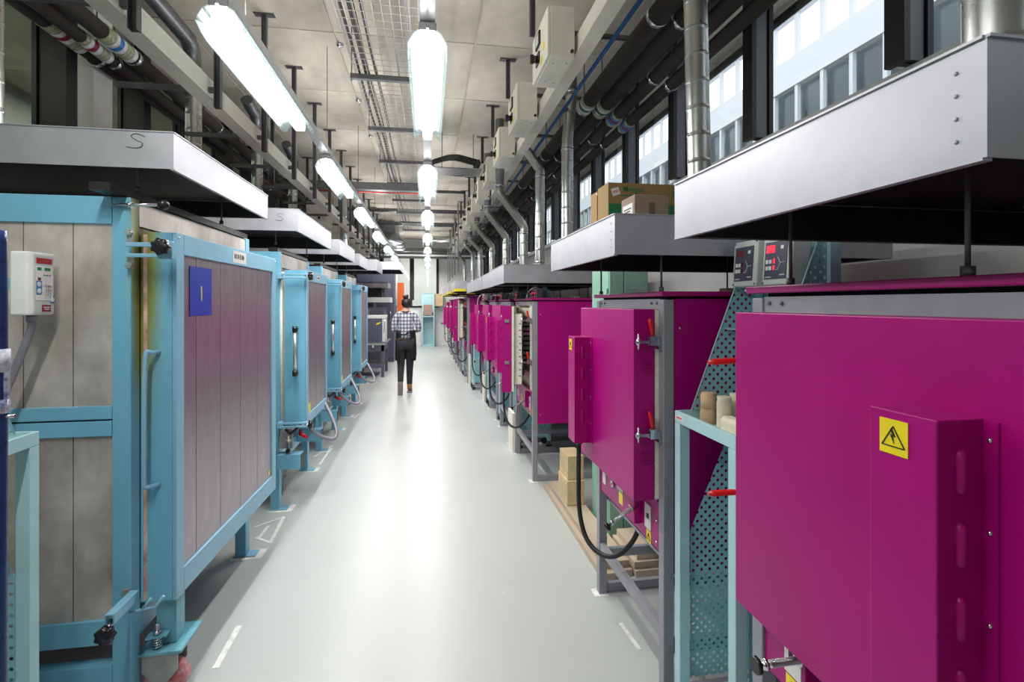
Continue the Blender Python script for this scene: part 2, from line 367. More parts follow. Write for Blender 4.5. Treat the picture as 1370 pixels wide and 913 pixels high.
w3 = struct('window_3', MB().box(WX0, WX1, YB+.08, YB+.088, WZ0, WZ1), 'glass')
for a, b in ((WX0, WX0+.1), (-.66, -.50), (.33, WX1)): box('mullion', 'dark_steel', w3, a, b, YB-.03, YB+.12, WZ0, WZ1)
for a, b in ((WZ0-.02, WZ0+.05), (WZ1-.08, WZ1)): box('frame_rail', 'dark_steel', w3, WX0, WX1, YB-.04, YB+.12, a, b)
# rooms seen through glass
struct('wall_adjoining', MB().box(-4.6, -4.5, -3.1, 20, 0, 4.0), 'wallgrey')
struct('floor_adjoining', MB().box(-4.6, -3.0, -3.1, 20, -.15, 0), 'floor')
struct('wall_beyond', MB().box(-4, 3, 23, 23.2, 0, 4.2).box(-4, -3.9, 19.8, 23, 0, 4.2).box(3, 3.1, 19.8, 23, 0, 4.2), 'wall')
struct('ceiling_beyond', MB().box(-4, 3, 19.8, 23.2, 4.2, 4.3), 'concrete')
struct('floor_beyond', MB().box(-4, 3, 20.0, 23.2, -.15, 0), 'floor')
rl = thing('added_room_lamp', (0, 21.2, 3.9), 'added long white lamp lighting the room behind the back window', 'lamp')  # lamp put in to give the room beyond the back glass some light
box('lamp_tube', 'lampbody', rl, -1.6, .9, -.05, .05, 0, .06)  # glowing tube of the added lamp
area('adjoining_fill', (-3.8, 4, 3.9), (0, 0, 0), .3, 12, 90, (1, .97, .88))  # unseen fill added to brighten the hall behind the left glass
area('far_room_fill', (-.3, 21.2, 3.85), (0, 0, 0), 2.4, .3, 70)  # fill light added under the put-in lamp
struct('floor_courtyard', MB().box(2.41, 9, -4, 24, -.15, 0), 'wallgrey')
# courtyard facade beyond the right glazing
fx = 5.0
fa = thing('building', (fx, 6, 0), 'white courtyard building with rows of framed windows seen through right glazing', 'building')
def lb(name, m, x0, x1, y0, y1, z0, z1, par=fa): return box(name, m, par, x0-fx, x1-fx, y0-6, y1-6, z0, z1)
lb('wall_band', 'outdoor_white', fx, fx+.10, -4, 24, 4.62, 4.98)
lb('wall_band', 'outdoor_white', fx, fx+.3, -4, 24, 3.72, 4.0)
lb('wall_band', 'outdoor_white', fx, fx+.3, -4, 24, 0, 1.2)
lb('wall_band', 'outdoor_white', fx, fx+.3, -4, 24, 2.5, 2.75)
lb('wall_band', 'outdoor_white', fx, fx+.10, -4, 24, 5.60, 5.78)
lb('gutter', 'steel_face', fx-.25, fx, -4, 24, 5.80, 5.95); lb('gutter', 'steel_face', fx-.6, fx-.45, -4, 24, 6.2, 6.32)
lb('interior_wall', 'wallgrey', fx+2.4, fx+2.5, -4, 24, 0, 4.98); lb('interior_floor', 'outdoor_white', fx+.3, fx+2.4, -4, 24, 3.4, 3.7)
lb('interior_ceiling', 'outdoor_white', fx+.3, fx+2.4, -4, 24, 4.75, 4.98)
p1 = None
for k in range(-8, 36):
    y = 4.9+.46*k
    for (z0, z1, wd) in ((4.0, 4.62, .055), (4.98, 5.60, .075)):
        lb('window_frame', 'outdoor_white', fx+.02, fx+.07, y-wd/2, y+wd/2, z0, z1)
for k in range(-4, 16):
    y = 5+1.1*k; lb('window_frame', 'outdoor_white', fx+.02, fx+.16, y-.04, y+.04, 2.75, 3.72)
for z0, z1 in ((4.0, 4.62), (2.75, 3.72)): lb('pane', 'glass', fx+.1, fx+.106, -4, 24, z0, z1)
lb('window_rail', 'outdoor_white', fx+.0, fx+.18, -4, 24, 4.0, 4.06); lb('window_rail', 'outdoor_white', fx, fx+.18, -4, 24, 4.98, 5.04)
for k in range(6):
    y = 2.2+k*2.6
    g = thing('pendant_lamp', (fx+1.1, y, 4.35), 'white pendant lamp behind the courtyard windows, %s from the viewer' % ordw[k], 'lamp', 'pendant lamps behind courtyard windows')
    MB().tube([(0, 0, .10), (0, 0, .08), (0, 0, .03), (0, 0, 0)], [.03, .06, .14, .17], 16).build('lamp_shade', 'outdoor_white', g)
    cyl('bulb', 'winglow', g, (0, 0, -.012), (0, 0, 0), .12); cyl('cord', 'ink', g, (0, 0, .1), (0, 0, .4), .006, 6)
for k in range(3):
    g = thing('strip_lamp', (fx+.9, 7+k*5.2, 3.2), '%s long strip lamp in the lower courtyard room' % ['nearest', 'middle', 'furthest'][k], 'lamp', 'strip lamps in lower courtyard room')
    box('lamp_tube', 'winglow', g, -.06, .06, -1.9, 1.9, 0, .05); box('housing', 'outdoor_white', g, -.07, .07, -1.95, 1.95, .052, .1)
rr = thing('handrail', (4.2, 7, 1.5), 'dark sloping handrail seen through the glazing behind cardboard box', 'railing')
MB().tube([(0, -3, .2), (0, 4, 1.0)], .02, 8).build('rail', 'dark_steel', rr)
for k in range(6): cyl('baluster', 'dark_steel', rr, (0, -3+k*1.35, -1.498), (0, -3+k*1.35, .2+.8*(k*1.35)/7), .012, 6)
cp = MB().cyl((2.86, -2, 3.93), (2.86, 19, 3.93), .035, 10).build('edge_pipe', 'dark_steel'); tag(cp, 'long black pipe along the outer edge of the canopy slab', 'pipe')

# ================================================================== LAMPS
def lamp_parts(root):
    L = 1.26
    prof = [( .034, .088), (.056, .074), (.074, .042), (.083, 0.0), (.080, 0.0), (.071, .041), (.054, .070), (.032, .083)]
    def shell(sg):
        mb = MB(); n = len(prof); ys = [0.0, .05, .10, L-.10, L-.05, L]
        cut = [.55, .85, 1, 1, .85, .55]
        vs = []; fs = []
        for y, c in zip(ys, cut):
            for (a, b) in prof: vs.append((sg*(.0+a*(1)), y, b if c == 1 else max(b, (1-c)*.06)))
        for i in range(len(ys)-1):
            for k in range(n): fs.append((i*n+k, i*n+(k+1) % n, (i+1)*n+(k+1) % n, (i+1)*n+k))
        fs += [tuple(range(n)), tuple(range((len(ys)-1)*n, len(ys)*n))]
        mb.add(vs, fs, False); return mb
    for sg in (-1, 1): shell(sg).build('reflector_wing', 'acrylic', root)
    MB().box(-.036, .036, 0, L, .085, .12).build('lamp_housing', 'alu', root, bev=.004)
    MB().prism([(-.030, .082), (.030, .082), (.026, .035), (-.026, .035)], 'y', .01, L-.01).build('lamp_tube', 'lampbody', root)
    cyl('end_bolt', 'chrome', root, (0, -.03, .09), (0, 0, .09), .008, 8)
lampzero = None
names = {0: 'centre row over the aisle', 1: 'left row above the blue kilns'}
ordw = ['nearest', 'second', 'third', 'fourth', 'fifth', 'sixth', 'seventh', 'eighth', 'ninth', 'tenth']
for ri, (lx, ys) in enumerate(LAMP_ROWS):
    rown = ['centre row over the aisle', 'left row above the blue kilns'][ri]
    vis = 0
    for y in ys:
        if y > 1: lab = 'glowing lamp with acrylic wings, %s of the %s' % (ordw[vis], names[ri]); vis += 1
        else: lab = '%s lamp of the %s, above or behind the viewer' % ('nearer' if y > -1 else 'further', names[ri])
        if lampzero is None:
            lampzero = thing('strip_lamp', (lx, y, 2.826), lab, 'lamp', 'hanging strip lamps'); lamp_parts(lampzero); lampzero.scale = (LS, LS, LS)
        else: copy_tree(lampzero, loc=(lx, y, 2.826), label=lab)
        area('lamp_light', (lx, y+.75, 2.836), (0, 0, 0), .06, 1.36, LAMP_DOWN)
        area('lamp_uplight', (lx, y+.75, 3.035), (PI, 0, 0), .11, 1.4, LAMP_UP)
    tr = thing('light_track', (lx, -2.4, 2.974), 'aluminium track carrying the %s' % names[ri], 'track', 'lamp tracks')
    e = ys[-1]+1.4+2.4
    MB().box(-.036, .036, 0, e, 0, .012).box(-.036, -.022, 0, e, .012, .05).box(.022, .036, 0, e, .012, .05).box(-.006, .006, 0, e, .012, .04).build('rail', 'track', tr)
    for k in range(9): cyl('hanging_wire', 'strut', tr, (0, .9+2.15*k, .05), (0, .9+2.15*k, 1.02), .003, 6)

# ================================================================== CEILING SERVICES
# wire mesh cable tray with crossbars
TZ = 3.6
ct = thing('cable_tray', (0, 0, TZ), 'wire mesh cable tray hung below the ceiling left of centre lamps', 'cable tray')
mb = MB(); T0, T1 = .6, 14.6
for k in range(10):
    x = -.62+.062*k; mb.cyl((x, T0, 0), (x, T1, 0), .0032, 4)
for x in (-.62, -.062): mb.cyl((x, T0, .05), (x, T1, .05), .003, 4)
o = mb.build('long_wires', 'alu_dull', ct); o['kind'] = 'stuff'
mb = MB(); y = T0
while y < T1:
    mb.tube([(-.62, y, .05), (-.62, y, 0), (-.062, y, 0), (-.062, y, .05)], .003, 4, False, False); y += .10
o = mb.build('cross_wires', 'alu_dull', ct); o['kind'] = 'stuff'
cb = None
y = 1.9
while y < 14.4:
    if cb is None:
        cb = MB().box(-.66, .02, -.022, .022, -.05, -.008).build('support_bar', 'strut', ct, loc=(0, y, 0))
        for xx in (-.65, .0): cyl('hanger_rod', 'strut', cb, (xx, 0, -.07), (xx, 0, .4), .005, 6)
    else: copy_tree(cb, loc=(0, y, 0), parent=ct)
    y += 1.34
for k, (x, r) in enumerate(((-.585, .011), (-.53, .013), (-.50, .010), (-.44, .012), (-.25, .007), (-.14, .006))):
    P = [(x+.006*math.sin(q*1.7+k), T0+q*.73, TZ+.004+r) for q in range(20)]
    c = MB().tube(P, r, 8).build('cable', 'rubber' if k < 4 else 'greymetal')
    tag(c, ['thick black cable nearest the left edge of the mesh tray', 'second black cable from the left in the mesh tray', 'thin black cable between two thicker ones in the mesh tray', 'black cable furthest from the left edge among the four thick ones',
            'thin grey cable alone near the middle of the mesh tray', 'thinnest grey cable near the right edge of mesh tray'][k], 'cable', 'cables in the mesh tray')
lt = tag(box('tube_lamp_fitting', 'alu', None, -.40, -.36, 2.2, 2.75, 3.5, 3.53), 'short pale metal strip fixed under the mesh tray', 'bracket')
# T hangers, right row carrying switch boxes and left row carrying the trunking
def hanger(name, label, x, ys, z0, grp, arm):
    z = None
    for i, y in enumerate(ys):
        if z is None:
            z = thing(name, (x, y, z0), label, 'hanger', grp)
            h = 4.0-z0
            MB().box(-.02, -.016, -.02, .02, 0, h-.01).box(.016, .02, -.02, .02, 0, h-.01).box(-.016, .016, .014, .018, 0, h-.01).build('post', 'strut', z)
            box('top_plate', 'strut', z, -.08, .08, -.03, .03, h-.01, h)
            if arm: box('arm', 'strut', z, *arm)
        else: copy_tree(z, loc=(x, y, z0), label=label+', '+(['nearest', 'second', 'third', 'fourth', 'fifth', 'sixth', 'seventh', 'eighth', 'ninth', 'tenth'][i] if i < 10 else ['eleventh', 'twelfth', 'thirteenth', 'fourteenth', 'fifteenth', 'sixteenth'][i-10]))
hanger('ceiling_hanger', 'steel ceiling hanger in the right row above switch boxes', .78, [2.58+1.18*k for k in range(13)], 3.62, 'right ceiling hangers', (.26, .95, -.015, .015, .03, .06))
hanger('ceiling_hanger', 'steel ceiling hanger in the row beside left cream trunking', -1.335, [1.65+.95*k for k in range(16)], 2.86, 'left ceiling hangers', (-.60, -.02, -.015, .015, .10, .13))
# second left row and transverse arms
hanger('ceiling_strut', 'grey strut between the left pipes and cream trunking', -1.95, [6.9+1.9*k for k in range(6)], 3.1, 'inner left struts', (-.75, .5, -.015, .015, .0, .03))
# switch boxes
sb = thing('switch_box', (.79, 3.3, 3.25), 'cream switch enclosure with black rotary switch, nearest of the right overhead row', 'switch box', 'overhead switch boxes')
MB().box(.02, .186, 0, .5, 0, .34).build('enclosure', 'cream', sb, bev=.004)
box('door', 'cream', sb, 0, .018, .004, .496, .004, .336, bev=.003)
box('window', 'ink', sb, -.012, 0, .22, .34, .19, .29); box('display_glass', 'greyplate', sb, -.014, -.012, .24, .32, .205, .275)
MB().box(-.010, 0, .24, .34, .07, .15).cyl((-.035, .29, .11), (-.01, .29, .11), .026).box(-.06, -.035, .28, .30, .08, .14).build('rotary_switch', 'black', sb)
for yy, zz in ((.10, .10), (.16, .03)): box('warning_sticker', 'yellow', sb, -.002, 0, yy, yy+.05, zz, zz+.055)
for q in ((.06, .10), (.15, .08), (.07, .38), (.14, .40)): cyl('screw', 'strut', sb, (q[0], q[1], -.003), (q[0], q[1], .001), .005, 6)
box('label', 'label', sb, .06, .12, .26, .38, -.001, 0)
MB().cyl((.165, -.015, .04), (.165, 0, .04), .011, 10).build('cable_gland', 'black', sb)
for k in range(1, 12):
    copy_tree(sb, loc=(.79, 3.3+1.18*k, 3.25), label='cream switch enclosure, %s along the right overhead row' % (ordw[k] if k < 10 else ['eleventh', 'twelfth'][k-10]))
def trunk(name, x, z, y0, y1, label):
    t = thing(name, (x, y0, z), label, 'trunking'); L = y1-y0; n = int(L/1.5); sgm = L/n
    for k in range(n):
        o = MB().prism([(0, 0), (.07, 0), (.07, .13), (0, .13)], 'y', k*sgm+.004, (k+1)*sgm-.004).build('trunking_segment', 'cream', t, bev=.003)
    box('lip', 'cream', t, -.012, .09, 0, L, -.012, -.001)
    return t
trunk('cable_trunking', 1.0, 3.30, 1.0, 18, 'cream cable trunking running behind the right switch boxes')
trunk('cable_trunking', -1.46, 2.93, .6, 15, 'cream cable trunking hung along the left side above hoods')
for k in range(7):
    y = 8.72+.98*k
    g = thing('socket_box', (-1.95, y, 2.92), 'cream overhead socket box, %s of the left row' % ordw[k], 'switch box', 'left overhead boxes')
    box('enclosure', 'cream', g, 0, .30, 0, .55, 0, .34, bev=.004); box('cover', 'cream', g, .302, .315, .02, .53, .01, .33)
    box('mount_strut', 'strut', g, .13, .17, .25, .29, .34, 1.072)
    cyl('cable_gland', 'black', g, (.2, -.02, .08), (.2, 0, .08), .02)
# blue pipe, black insulated pipes
bp = MB().tube([(1.26, .5, 3.42), (1.26, 18, 3.42)], .016, 10).build('water_pipe', 'bluepipe'); tag(bp, 'thin blue pipe beside the right black insulated pipes', 'pipe')
def insulated(x, z, r, y0, y1, label, bands, grp, clamp0):
    t = thing('insulated_pipe', (x, y0, z), label, 'pipe', grp); L = y1-y0; y = 0
    while y < L:
        e = min(L, y+1.9); MB().cyl((0, y+.004, 0), (0, e-.004, 0), r, 20).build('foam_sleeve', 'foam', t); y = e
    k = clamp0
    while k < L:
        MB().tube([(0, k-.02, 0), (0, k+.02, 0)], r+.007, 20, True).build('pipe_clamp', 'chrome', t)
        cyl('clamp_rod', 'strut', t, (0, k, r), (0, k, 3.995-z), .006, 6); k += 1.6
    for (yy, cs) in bands:
        for i, c in enumerate(cs): MB().cyl((0, yy-y0+i*.045, 0), (0, yy-y0+i*.045+.043, 0), r+.004, 20).build('marking_band', c, t)
    return t
BG, BW = 'green_band', 'white_band'
M['green_band'] = mat('olive_band', (.16, .19, .06), .45, 0, .5, 60, c2=(.6, .6, .5)); M['white_band'] = mat('white_band', (.78, .78, .80), .4); M['blue_band'] = mat('blue_band', (.02, .22, .60), .4)
M['maroon_band'] = mat('maroon_band', (.28, .01, .05), .4); M['darkgreen_band'] = mat('darkgreen_band', (.01, .12, .08), .4)
insulated(1.50, 3.50, .072, .4, 18.5, 'black insulated pipe nearest the aisle in the right bundle, green marked', [(4.55, [BG, BW, 'darkgreen_band', BW, BG])], 'right insulated pipes', 2.75)
insulated(1.68, 3.50, .072, .4, 18.5, 'second black insulated pipe of the right bundle, green marked', [(4.6, [BG, BW, 'darkgreen_band', BW, BG])], 'right insulated pipes', 2.75)
insulated(1.86, 3.47, .060, .4, 18.5, 'third black insulated pipe of the right bundle, blue marked', [(4.75, [BG, 'blue_band', 'maroon_band', 'blue_band', BG])], 'right insulated pipes', 1.95)
insulated(2.00, 3.42, .052, .4, 18.5, 'black insulated pipe nearest the glazing, blue marked', [(4.8, [BG, 'blue_band', 'maroon_band', 'blue_band', BG])], 'right insulated pipes', 1.95)
insulated(-2.52, 3.50, .060, .4, 18, 'black insulated pipe nearest the left glazing, maroon marked', [(3.85, [BG, BG, BW, 'maroon_band', BW, BG, BG, BW])], 'left insulated pipes', 2.4)
insulated(-2.40, 3.47, .045, .4, 18, 'thin middle black pipe of the left bundle, maroon marked', [(4.0, [BG, BW, 'maroon_band', BW, BG, BG, BW])], 'left insulated pipes', 2.4)
insulated(-2.27, 3.52, .058, .4, 18, 'black insulated pipe nearest the aisle on the left, blue marked', [(4.0, [BG, BG, BW, 'blue_band', BW, BG, BG, BW])], 'left insulated pipes', 2.4)
insulated(-2.15, 3.20, .05, 6.0, 18, 'low black insulated pipe above the second left hood', [], 'left insulated pipes', 1.4)
# transverse services at the far half
def ctag(o, l, c): return tag(o, l, c)
g = thing('flat_duct', (-1.3, 8.35, 3.26), 'flat grey duct crossing under the ceiling behind second lamp', 'duct')
box('duct_body', 'zinc_dark', g, -.6, 1.2, 0, .3, .15, .25); box('flange', 'strut', g, -.62, 1.22, -.02, 0, .15, .265)
ctag(MB().cyl((-2.0, 8.3, 3.36), (-.15, 8.3, 3.36), .012).build('sprinkler_pipe', 'redpipe'), 'thin red pipe crossing beneath the flat grey duct', 'pipe')
P = [(.36+.34*math.cos(2*PI*k/28), 7.2+.40*math.sin(2*PI*k/28), 3.5+.01*math.sin(k)) for k in range(29)]
g = thing('cable_coil', (0, 0, 3.45), 'coil of black cable hung under the ceiling right of centre lamps', 'cable')
for j in range(4): MB().tube([(x*(1-.0)+.012*j, y, z-3.45+.022*j) for x, y, z in P], .012, 6, False).build('cable_loop', 'rubber', g)
for xx in (.2, .64): cyl('hanger_rod', 'strut', g, (xx, 7.2, .02), (xx, 7.2, .55), .005, 6)
box('coil_tray', 'chrome', g, .02, .74, 7.0, 7.4, .0, .012)
for j, (y, z, x0, x1, r, lab) in enumerate(((10.2, 3.82, -2.4, .75, .03, 'thin dark pipe crossing the ceiling beyond third centre lamp'), (12.6, 3.85, -2.5, 2.0, .05, 'dark pipe crossing the whole ceiling in the middle distance'),
        (17.2, 3.75, .15, 2.1, .10, 'large round zinc duct crossing right under the far ceiling'), (18.4, 3.45, -2.5, 2.1, .045, 'grey pipe crossing low before the back wall'), (14.38, 3.8, -2.4, 2.1, .06, 'pale pipe crossing the ceiling before the round duct'))):
    ctag(MB().cyl((x0, y, z), (x1, y, z), r, 14).build('crossing_pipe', 'zinc_dark' if j != 2 else 'zinc'), lab, 'pipe')
ctag(MB().box(-2.6, 2.1, 18.9, 19.1, 3.25, 3.62).build('roof_beam', 'strut'), 'deep grey steel beam above the back window', 'beam')
ctag(MB().box(-2.6, 2.1, 18.6, 18.68, 3.30, 3.36).build('white_conduit', 'white'), 'white conduit crossing low before the back window', 'pipe')
g = thing('air_handler', (-1.12, 15.2, 3.35), 'dark rounded stacked air handling unit under the far ceiling', 'air handler')
for j in range(3):
    MB().tube([(0, .9*j, .28), (0, .9*j, .26), (0, .9*j, .14), (0, .9*j, .05), (0, .9*j, 0)], [.20, .30, .40, .42, .38], 24).build('hood_section', 'zinc_dark', g)
MB().box(-.2, .2, -.1, 2.2, .26, .60).build('supply_duct', 'zinc_dark', g)
# surface mounted details on the ceiling
for x, y, nn in ((-.80, 3.6, 'nearest'), (-.80, 4.9, 'second'), (-.80, 6.2, 'third'), (-.80, 7.5, 'furthest')):
    d = MB().tube([(x, y, 4.0), (x, y, 3.985), (x, y, 3.97)], [.035, .032, .015], 14).build('ceiling_button', 'chrome'); tag(d, '%s small round metal disc on the bare ceiling left of tray' % nn, 'disc', 'ceiling discs')
# ================================================================== EXTRACTION HOODS
def hood(X, Y, L, W, z0, h, sx, label, grp, rods, zl, tape=False, rivets=True, scribble=False):
    t = thing('extraction_hood', (X, Y, z0), label, 'hood', grp); q = .003
    def b(name, x0, x1, y0, y1, a0, a1, m='galv', **k): return box(name, m, t, sx*x0, sx*x1, y0, y1, a0, a1, **k)
    b('front_sheet', 0, q, 0, L, 0, h); b('near_sheet', 0, W, -q, 0, 0, h); b('far_sheet', 0, W, L, L+q, 0, h); b('back_sheet', W-q, W, 0, L, 0, h)
    b('shade_sheet', q+.001, W-q-.001, .002, L-.002, h-.04, h-.03, 'galv_shade'); b('shade_lining', q+.001, q+.004, .002, L-.002, .004, h-.045, 'galv_shade'); b('shade_lining', W-q-.004, W-q-.001, .002, L-.002, .004, h-.045, 'galv_shade'); b('shade_lining', q+.005, W-q-.005, L-.004, L-.001, .004, h-.045, 'galv_shade'); b('shade_lining', q+.005, W-q-.005, .001, .004, .004, h-.045, 'galv_shade')  # dark linings added inside the same metal to imitate the shaded underside
    b('top_fold', -.004, .010, 0, L, h, h+.004); b('bottom_fold', -.003, .012, 0, L, -.004, 0)
    b('top_fold', .0, W, -.007, .008, h, h+.004)
    if rivets:
        for k in range(4): MB().ball((-sx*.0, .035, .03+k*(h-.06)/3), .0032, 8, 4).build('rivet', 'galv', t)
    for (rx, ry) in rods: MB().cyl((sx*rx, ry, zl-z0), (sx*rx, ry, h-.04), .0045, 8).cyl((sx*rx, ry, h-.062), (sx*rx, ry, h-.05), .011, 6).cyl((sx*rx, ry, zl-z0), (sx*rx, ry, zl-z0+.02), .011, 6).build('support_rod', 'strut', t)
    if tape:
        k = 0; y = 0
        while y < L-.01:
            e = min(L, y+.22); b('warning_tape', -.003, -.0005, y, e, 0, .05, 'yellow' if k % 2 == 0 else 'ink'); y = e; k += 1
        for j in range(4): b('warning_tape', .0+j*.22, .20+j*.22, -.006, -.0035, 0, .05, 'ink' if j % 2 else 'yellow')
    if scribble:
        pts = [(.06, .045), (.03, .055), (.012, .045), (.03, .03), (.05, .02), (.045, .004), (.02, 0), (-.005, .004)]
        MB().tube(smooth_path([(sx*(.10+(.06-a)*1.0) if sx < 0 else .1+a, -.005, .075+b_*1.0) for a, b_ in pts], 5), .0012, 4, True, False).build('scribbled_mark', 'ink', t)
    return t
RH = [(.70, .54, .82, 'brushed metal extraction hood above the nearest magenta kiln'), (.70, 1.84, 1.0, 'metal extraction hood carrying the two cardboard boxes'),
      (.68, 4.55, .80, 'metal extraction hood directly behind the one with cardboard boxes'), (.70, 5.42, 1.14, 'fourth metal hood along the right, beyond the open kiln'),
      (.70, 6.62, 1.03, 'fifth metal hood along the right row'), (.70, 7.7, 1.5, 'sixth metal hood, last plain one before the striped hoods')]
for i, (x, y, L, lab) in enumerate(RH):
    r = [(.243, L-.16), (.243, .215 if i == 0 else .11), (1.0, L-.16), (1.0, .15)]
    hood(x, y, L, 1.22, 1.786, .152 if i < 2 else .165, 1, lab, 'right extraction hoods', r, 1.646, rivets=i < 2)
for i, (x, y, L, lab) in enumerate(((.52, 9.8, 2.0, 'nearest hood edged with yellow and black warning tape'), (.50, 12.4, 2.2, 'middle hood edged with yellow and black warning tape'), (.50, 15.3, 2.4, 'furthest hood edged with yellow and black warning tape'))):
    hood(x, y, L, 1.3, 1.83, .20, 1, lab, 'right extraction hoods', [(.3, .3), (.3, L-.3)], 1.76, tape=True, rivets=False)
LHd = [(-.97, 2.16, 1.17, 2.12, .14, 'large metal extraction hood above the nearest blue kiln, S scribbled on its end'), (-.97, 4.08, 1.34, 2.15, .165, 'second left metal hood, above the blue kiln next to the biggest one'),
       (-.97, 5.95, 1.15, 2.15, .165, 'third left metal hood counted from the viewer'), (-.97, 7.6, 1.1, 2.15, .165, 'fourth left metal hood, above the furthest blue kiln'),
       (-.92, 9.6, 1.2, 2.20, .20, 'boxy pale metal hood beyond the blue kilns'), (-.60, 11.6, 1.8, 2.35, .17, 'furthest left hood, jutting out nearest the aisle')]
for i, (x, y, L, z, h, lab) in enumerate(LHd):
    hood(x, y, L, 1.45, z, h, -1, lab, 'left extraction hoods', [(.2, .14), (.2, L-.17), (1.2, .3)], 2.056 if i < 4 else z-.3, rivets=False, scribble=i < 2)
# ducts
def duct(name, label, grp, mbs):
    t = thing(name, mbs[0][3], label, 'duct', grp); o0 = Vector(mbs[0][3])
    for nm, mb, m, _ in mbs:
        mb.v = [(a-o0.x, b-o0.y, c-o0.z) for a, b, c in mb.v]; mb.build(nm, m, t)
    return t
def rduct(X, Y, z0, zt, Xt, zs, r, label, Yt=None):
    Yt = Y if Yt is None else Yt; o = (X, Y, z0)
    L = [('spiral_pipe', spiral_duct_mb(MB(), X, Y, z0, zt, r), 'zinc', o)]
    if zs > zt:
        L.append(('flexible_sleeve', flex_mb(MB(), [(X, Y, zt-.03), (X, Y, zt+.05), (X*.8+Xt*.2, Y*.8+Yt*.2, zt*.72+zs*.28), (X*.2+Xt*.8, Y*.2+Yt*.8, zt*.28+zs*.72), (Xt, Yt, zs-.05), (Xt, Yt, zs+.03)], r*.98, .022), 'foil', o))
        L.append(('upper_pipe', spiral_duct_mb(MB(), Xt, Yt, zs, 3.99, r), 'zinc_dark', o))
        L.append(('clamp_ring', MB().cyl((X, Y, zt-.045), (X, Y, zt-.02), r*1.06, 20), 'chrome', o)); L.append(('clamp_ring', MB().cyl((Xt, Yt, zs+.02), (Xt, Yt, zs+.045), r*1.06, 20), 'chrome', o))
    L.append(('hood_collar', MB().cyl((X, Y, z0), (X, Y, z0+.03), r*1.12, 20), 'chrome', o))
    return duct('exhaust_duct', label, 'right exhaust ducts', L)
d1 = duct('exhaust_duct', 'wide spiral duct rising from the nearest right hood', 'right exhaust ducts', [('spiral_pipe', spiral_duct_mb(MB(), 1.265, .945, 1.91, 3.99, .066), 'zinc', (1.265, .945, 1.91)), ('hood_collar', MB().cyl((1.265, .945, 1.91), (1.265, .945, 1.94), .075, 20), 'chrome', None)])
d2 = duct('exhaust_duct', 'leaning spiral duct rising beside the cardboard boxes', 'right exhaust ducts', [('spiral_pipe', spiral_duct_mb(MB(), 1.335, 2.33, 1.91, 3.99, .056, 1.285, 2.33), 'zinc', (1.32, 2.33, 1.91)), ('hood_collar', MB().cyl((1.335, 2.33, 1.91), (1.335, 2.33, 1.94), .064, 20), 'chrome', None)])
rduct(1.295, 4.62, 1.92, 3.07, 1.33, 3.55, .056, 'exhaust duct with a long crumpled foil sleeve, nearest flexible one')
rduct(1.25, 5.6, 1.92, 3.06, 1.08, 3.36, .054, 'exhaust duct with short bent foil sleeve, second flexible one', 5.55)
for i, (x, y, zt, xt, zs) in enumerate(((1.25, 6.57, 2.55, .93, 3.10), (1.25, 8.1, 2.6, .95, 3.12), (1.25, 9.9, 2.65, .95, 3.15), (1.22, 11.9, 2.8, .98, 3.15), (1.2, 13.6, 2.9, 1.0, 3.2), (1.2, 16.6, 2.9, 1.0, 3.2))):
    rduct(x, y, 1.92, zt, xt, zs, .056, 'exhaust duct with kinked foil sleeve, %s behind the short bent one' % ['first', 'second', 'third', 'fourth', 'fifth', 'sixth'][i])
duct('exhaust_duct', 'bright straight spiral duct at the left edge above the biggest hood', 'left exhaust ducts', [('spiral_pipe', spiral_duct_mb(MB(), -2.02, 2.72, 2.23, 3.99, .065), 'zinc', (-2.0, 2.72, 2.23))])
for i, (x, y) in enumerate(((-1.98, 4.75), (-1.98, 5.72 if False else 6.4), (-1.98, 8.0), (-1.55, 9.9))):
    mb = spiral_duct_mb(MB(), x, y, 2.28 if i else 2.285, 3.62, .062)
    P = smooth_path([(x, y, 3.62), (x, y-.02, 3.72), (x, y-.10, 3.80), (x, y-.22, 3.82), (x, y-(1.3 if i == 0 else .35), 3.86)], 8)
    duct('exhaust_duct', ['dark elbowed duct rising from the second left hood', 'dark elbowed duct rising from the third left hood', 'dark elbowed duct rising from the fourth left hood', 'dark elbowed duct rising beyond the blue kilns'][i], 'left exhaust ducts',
         [('spiral_pipe', mb, 'zinc', (x, y, 2.28)), ('elbow_pipe', MB().tube(P, .064, 16), 'zinc_dark', None)])

# ================================================================== MAGENTA KILNS
def sticker(parent, x, y, z, s, sx=-1, name='warning_sticker', bolt=True):
    o = box(name, 'yellow', parent, x+sx*.001, x, y-s/2, y+s/2, z-s*.56, z+s*.56)
    if bolt:
        xx = x+sx*.0014; mb = MB(); a = s*.40; tri = [(y-a, z-a*.75), (y+a, z-a*.75), (y, z+a*.85)]
        for i in range(3):
            p, q_ = tri[i], tri[(i+1) % 3]; mb.tube([(xx, p[0], p[1]), (xx, q_[0], q_[1])], s*.022, 4, True, False)
        u = s*.12
        mb.prism([(y+u*.2, z+u*2.0), (y-u*.8, z+u*.1), (y, z+u*.2), (y-u*.3, z-u*1.8), (y+u*.9, z+u*.7), (y+u*.1, z+u*.6), (y+u*1.0, z+u*1.9)], 'x', xx-.0006, xx+.0003)
        mb.build('hazard_symbol', 'ink', o)
    return o
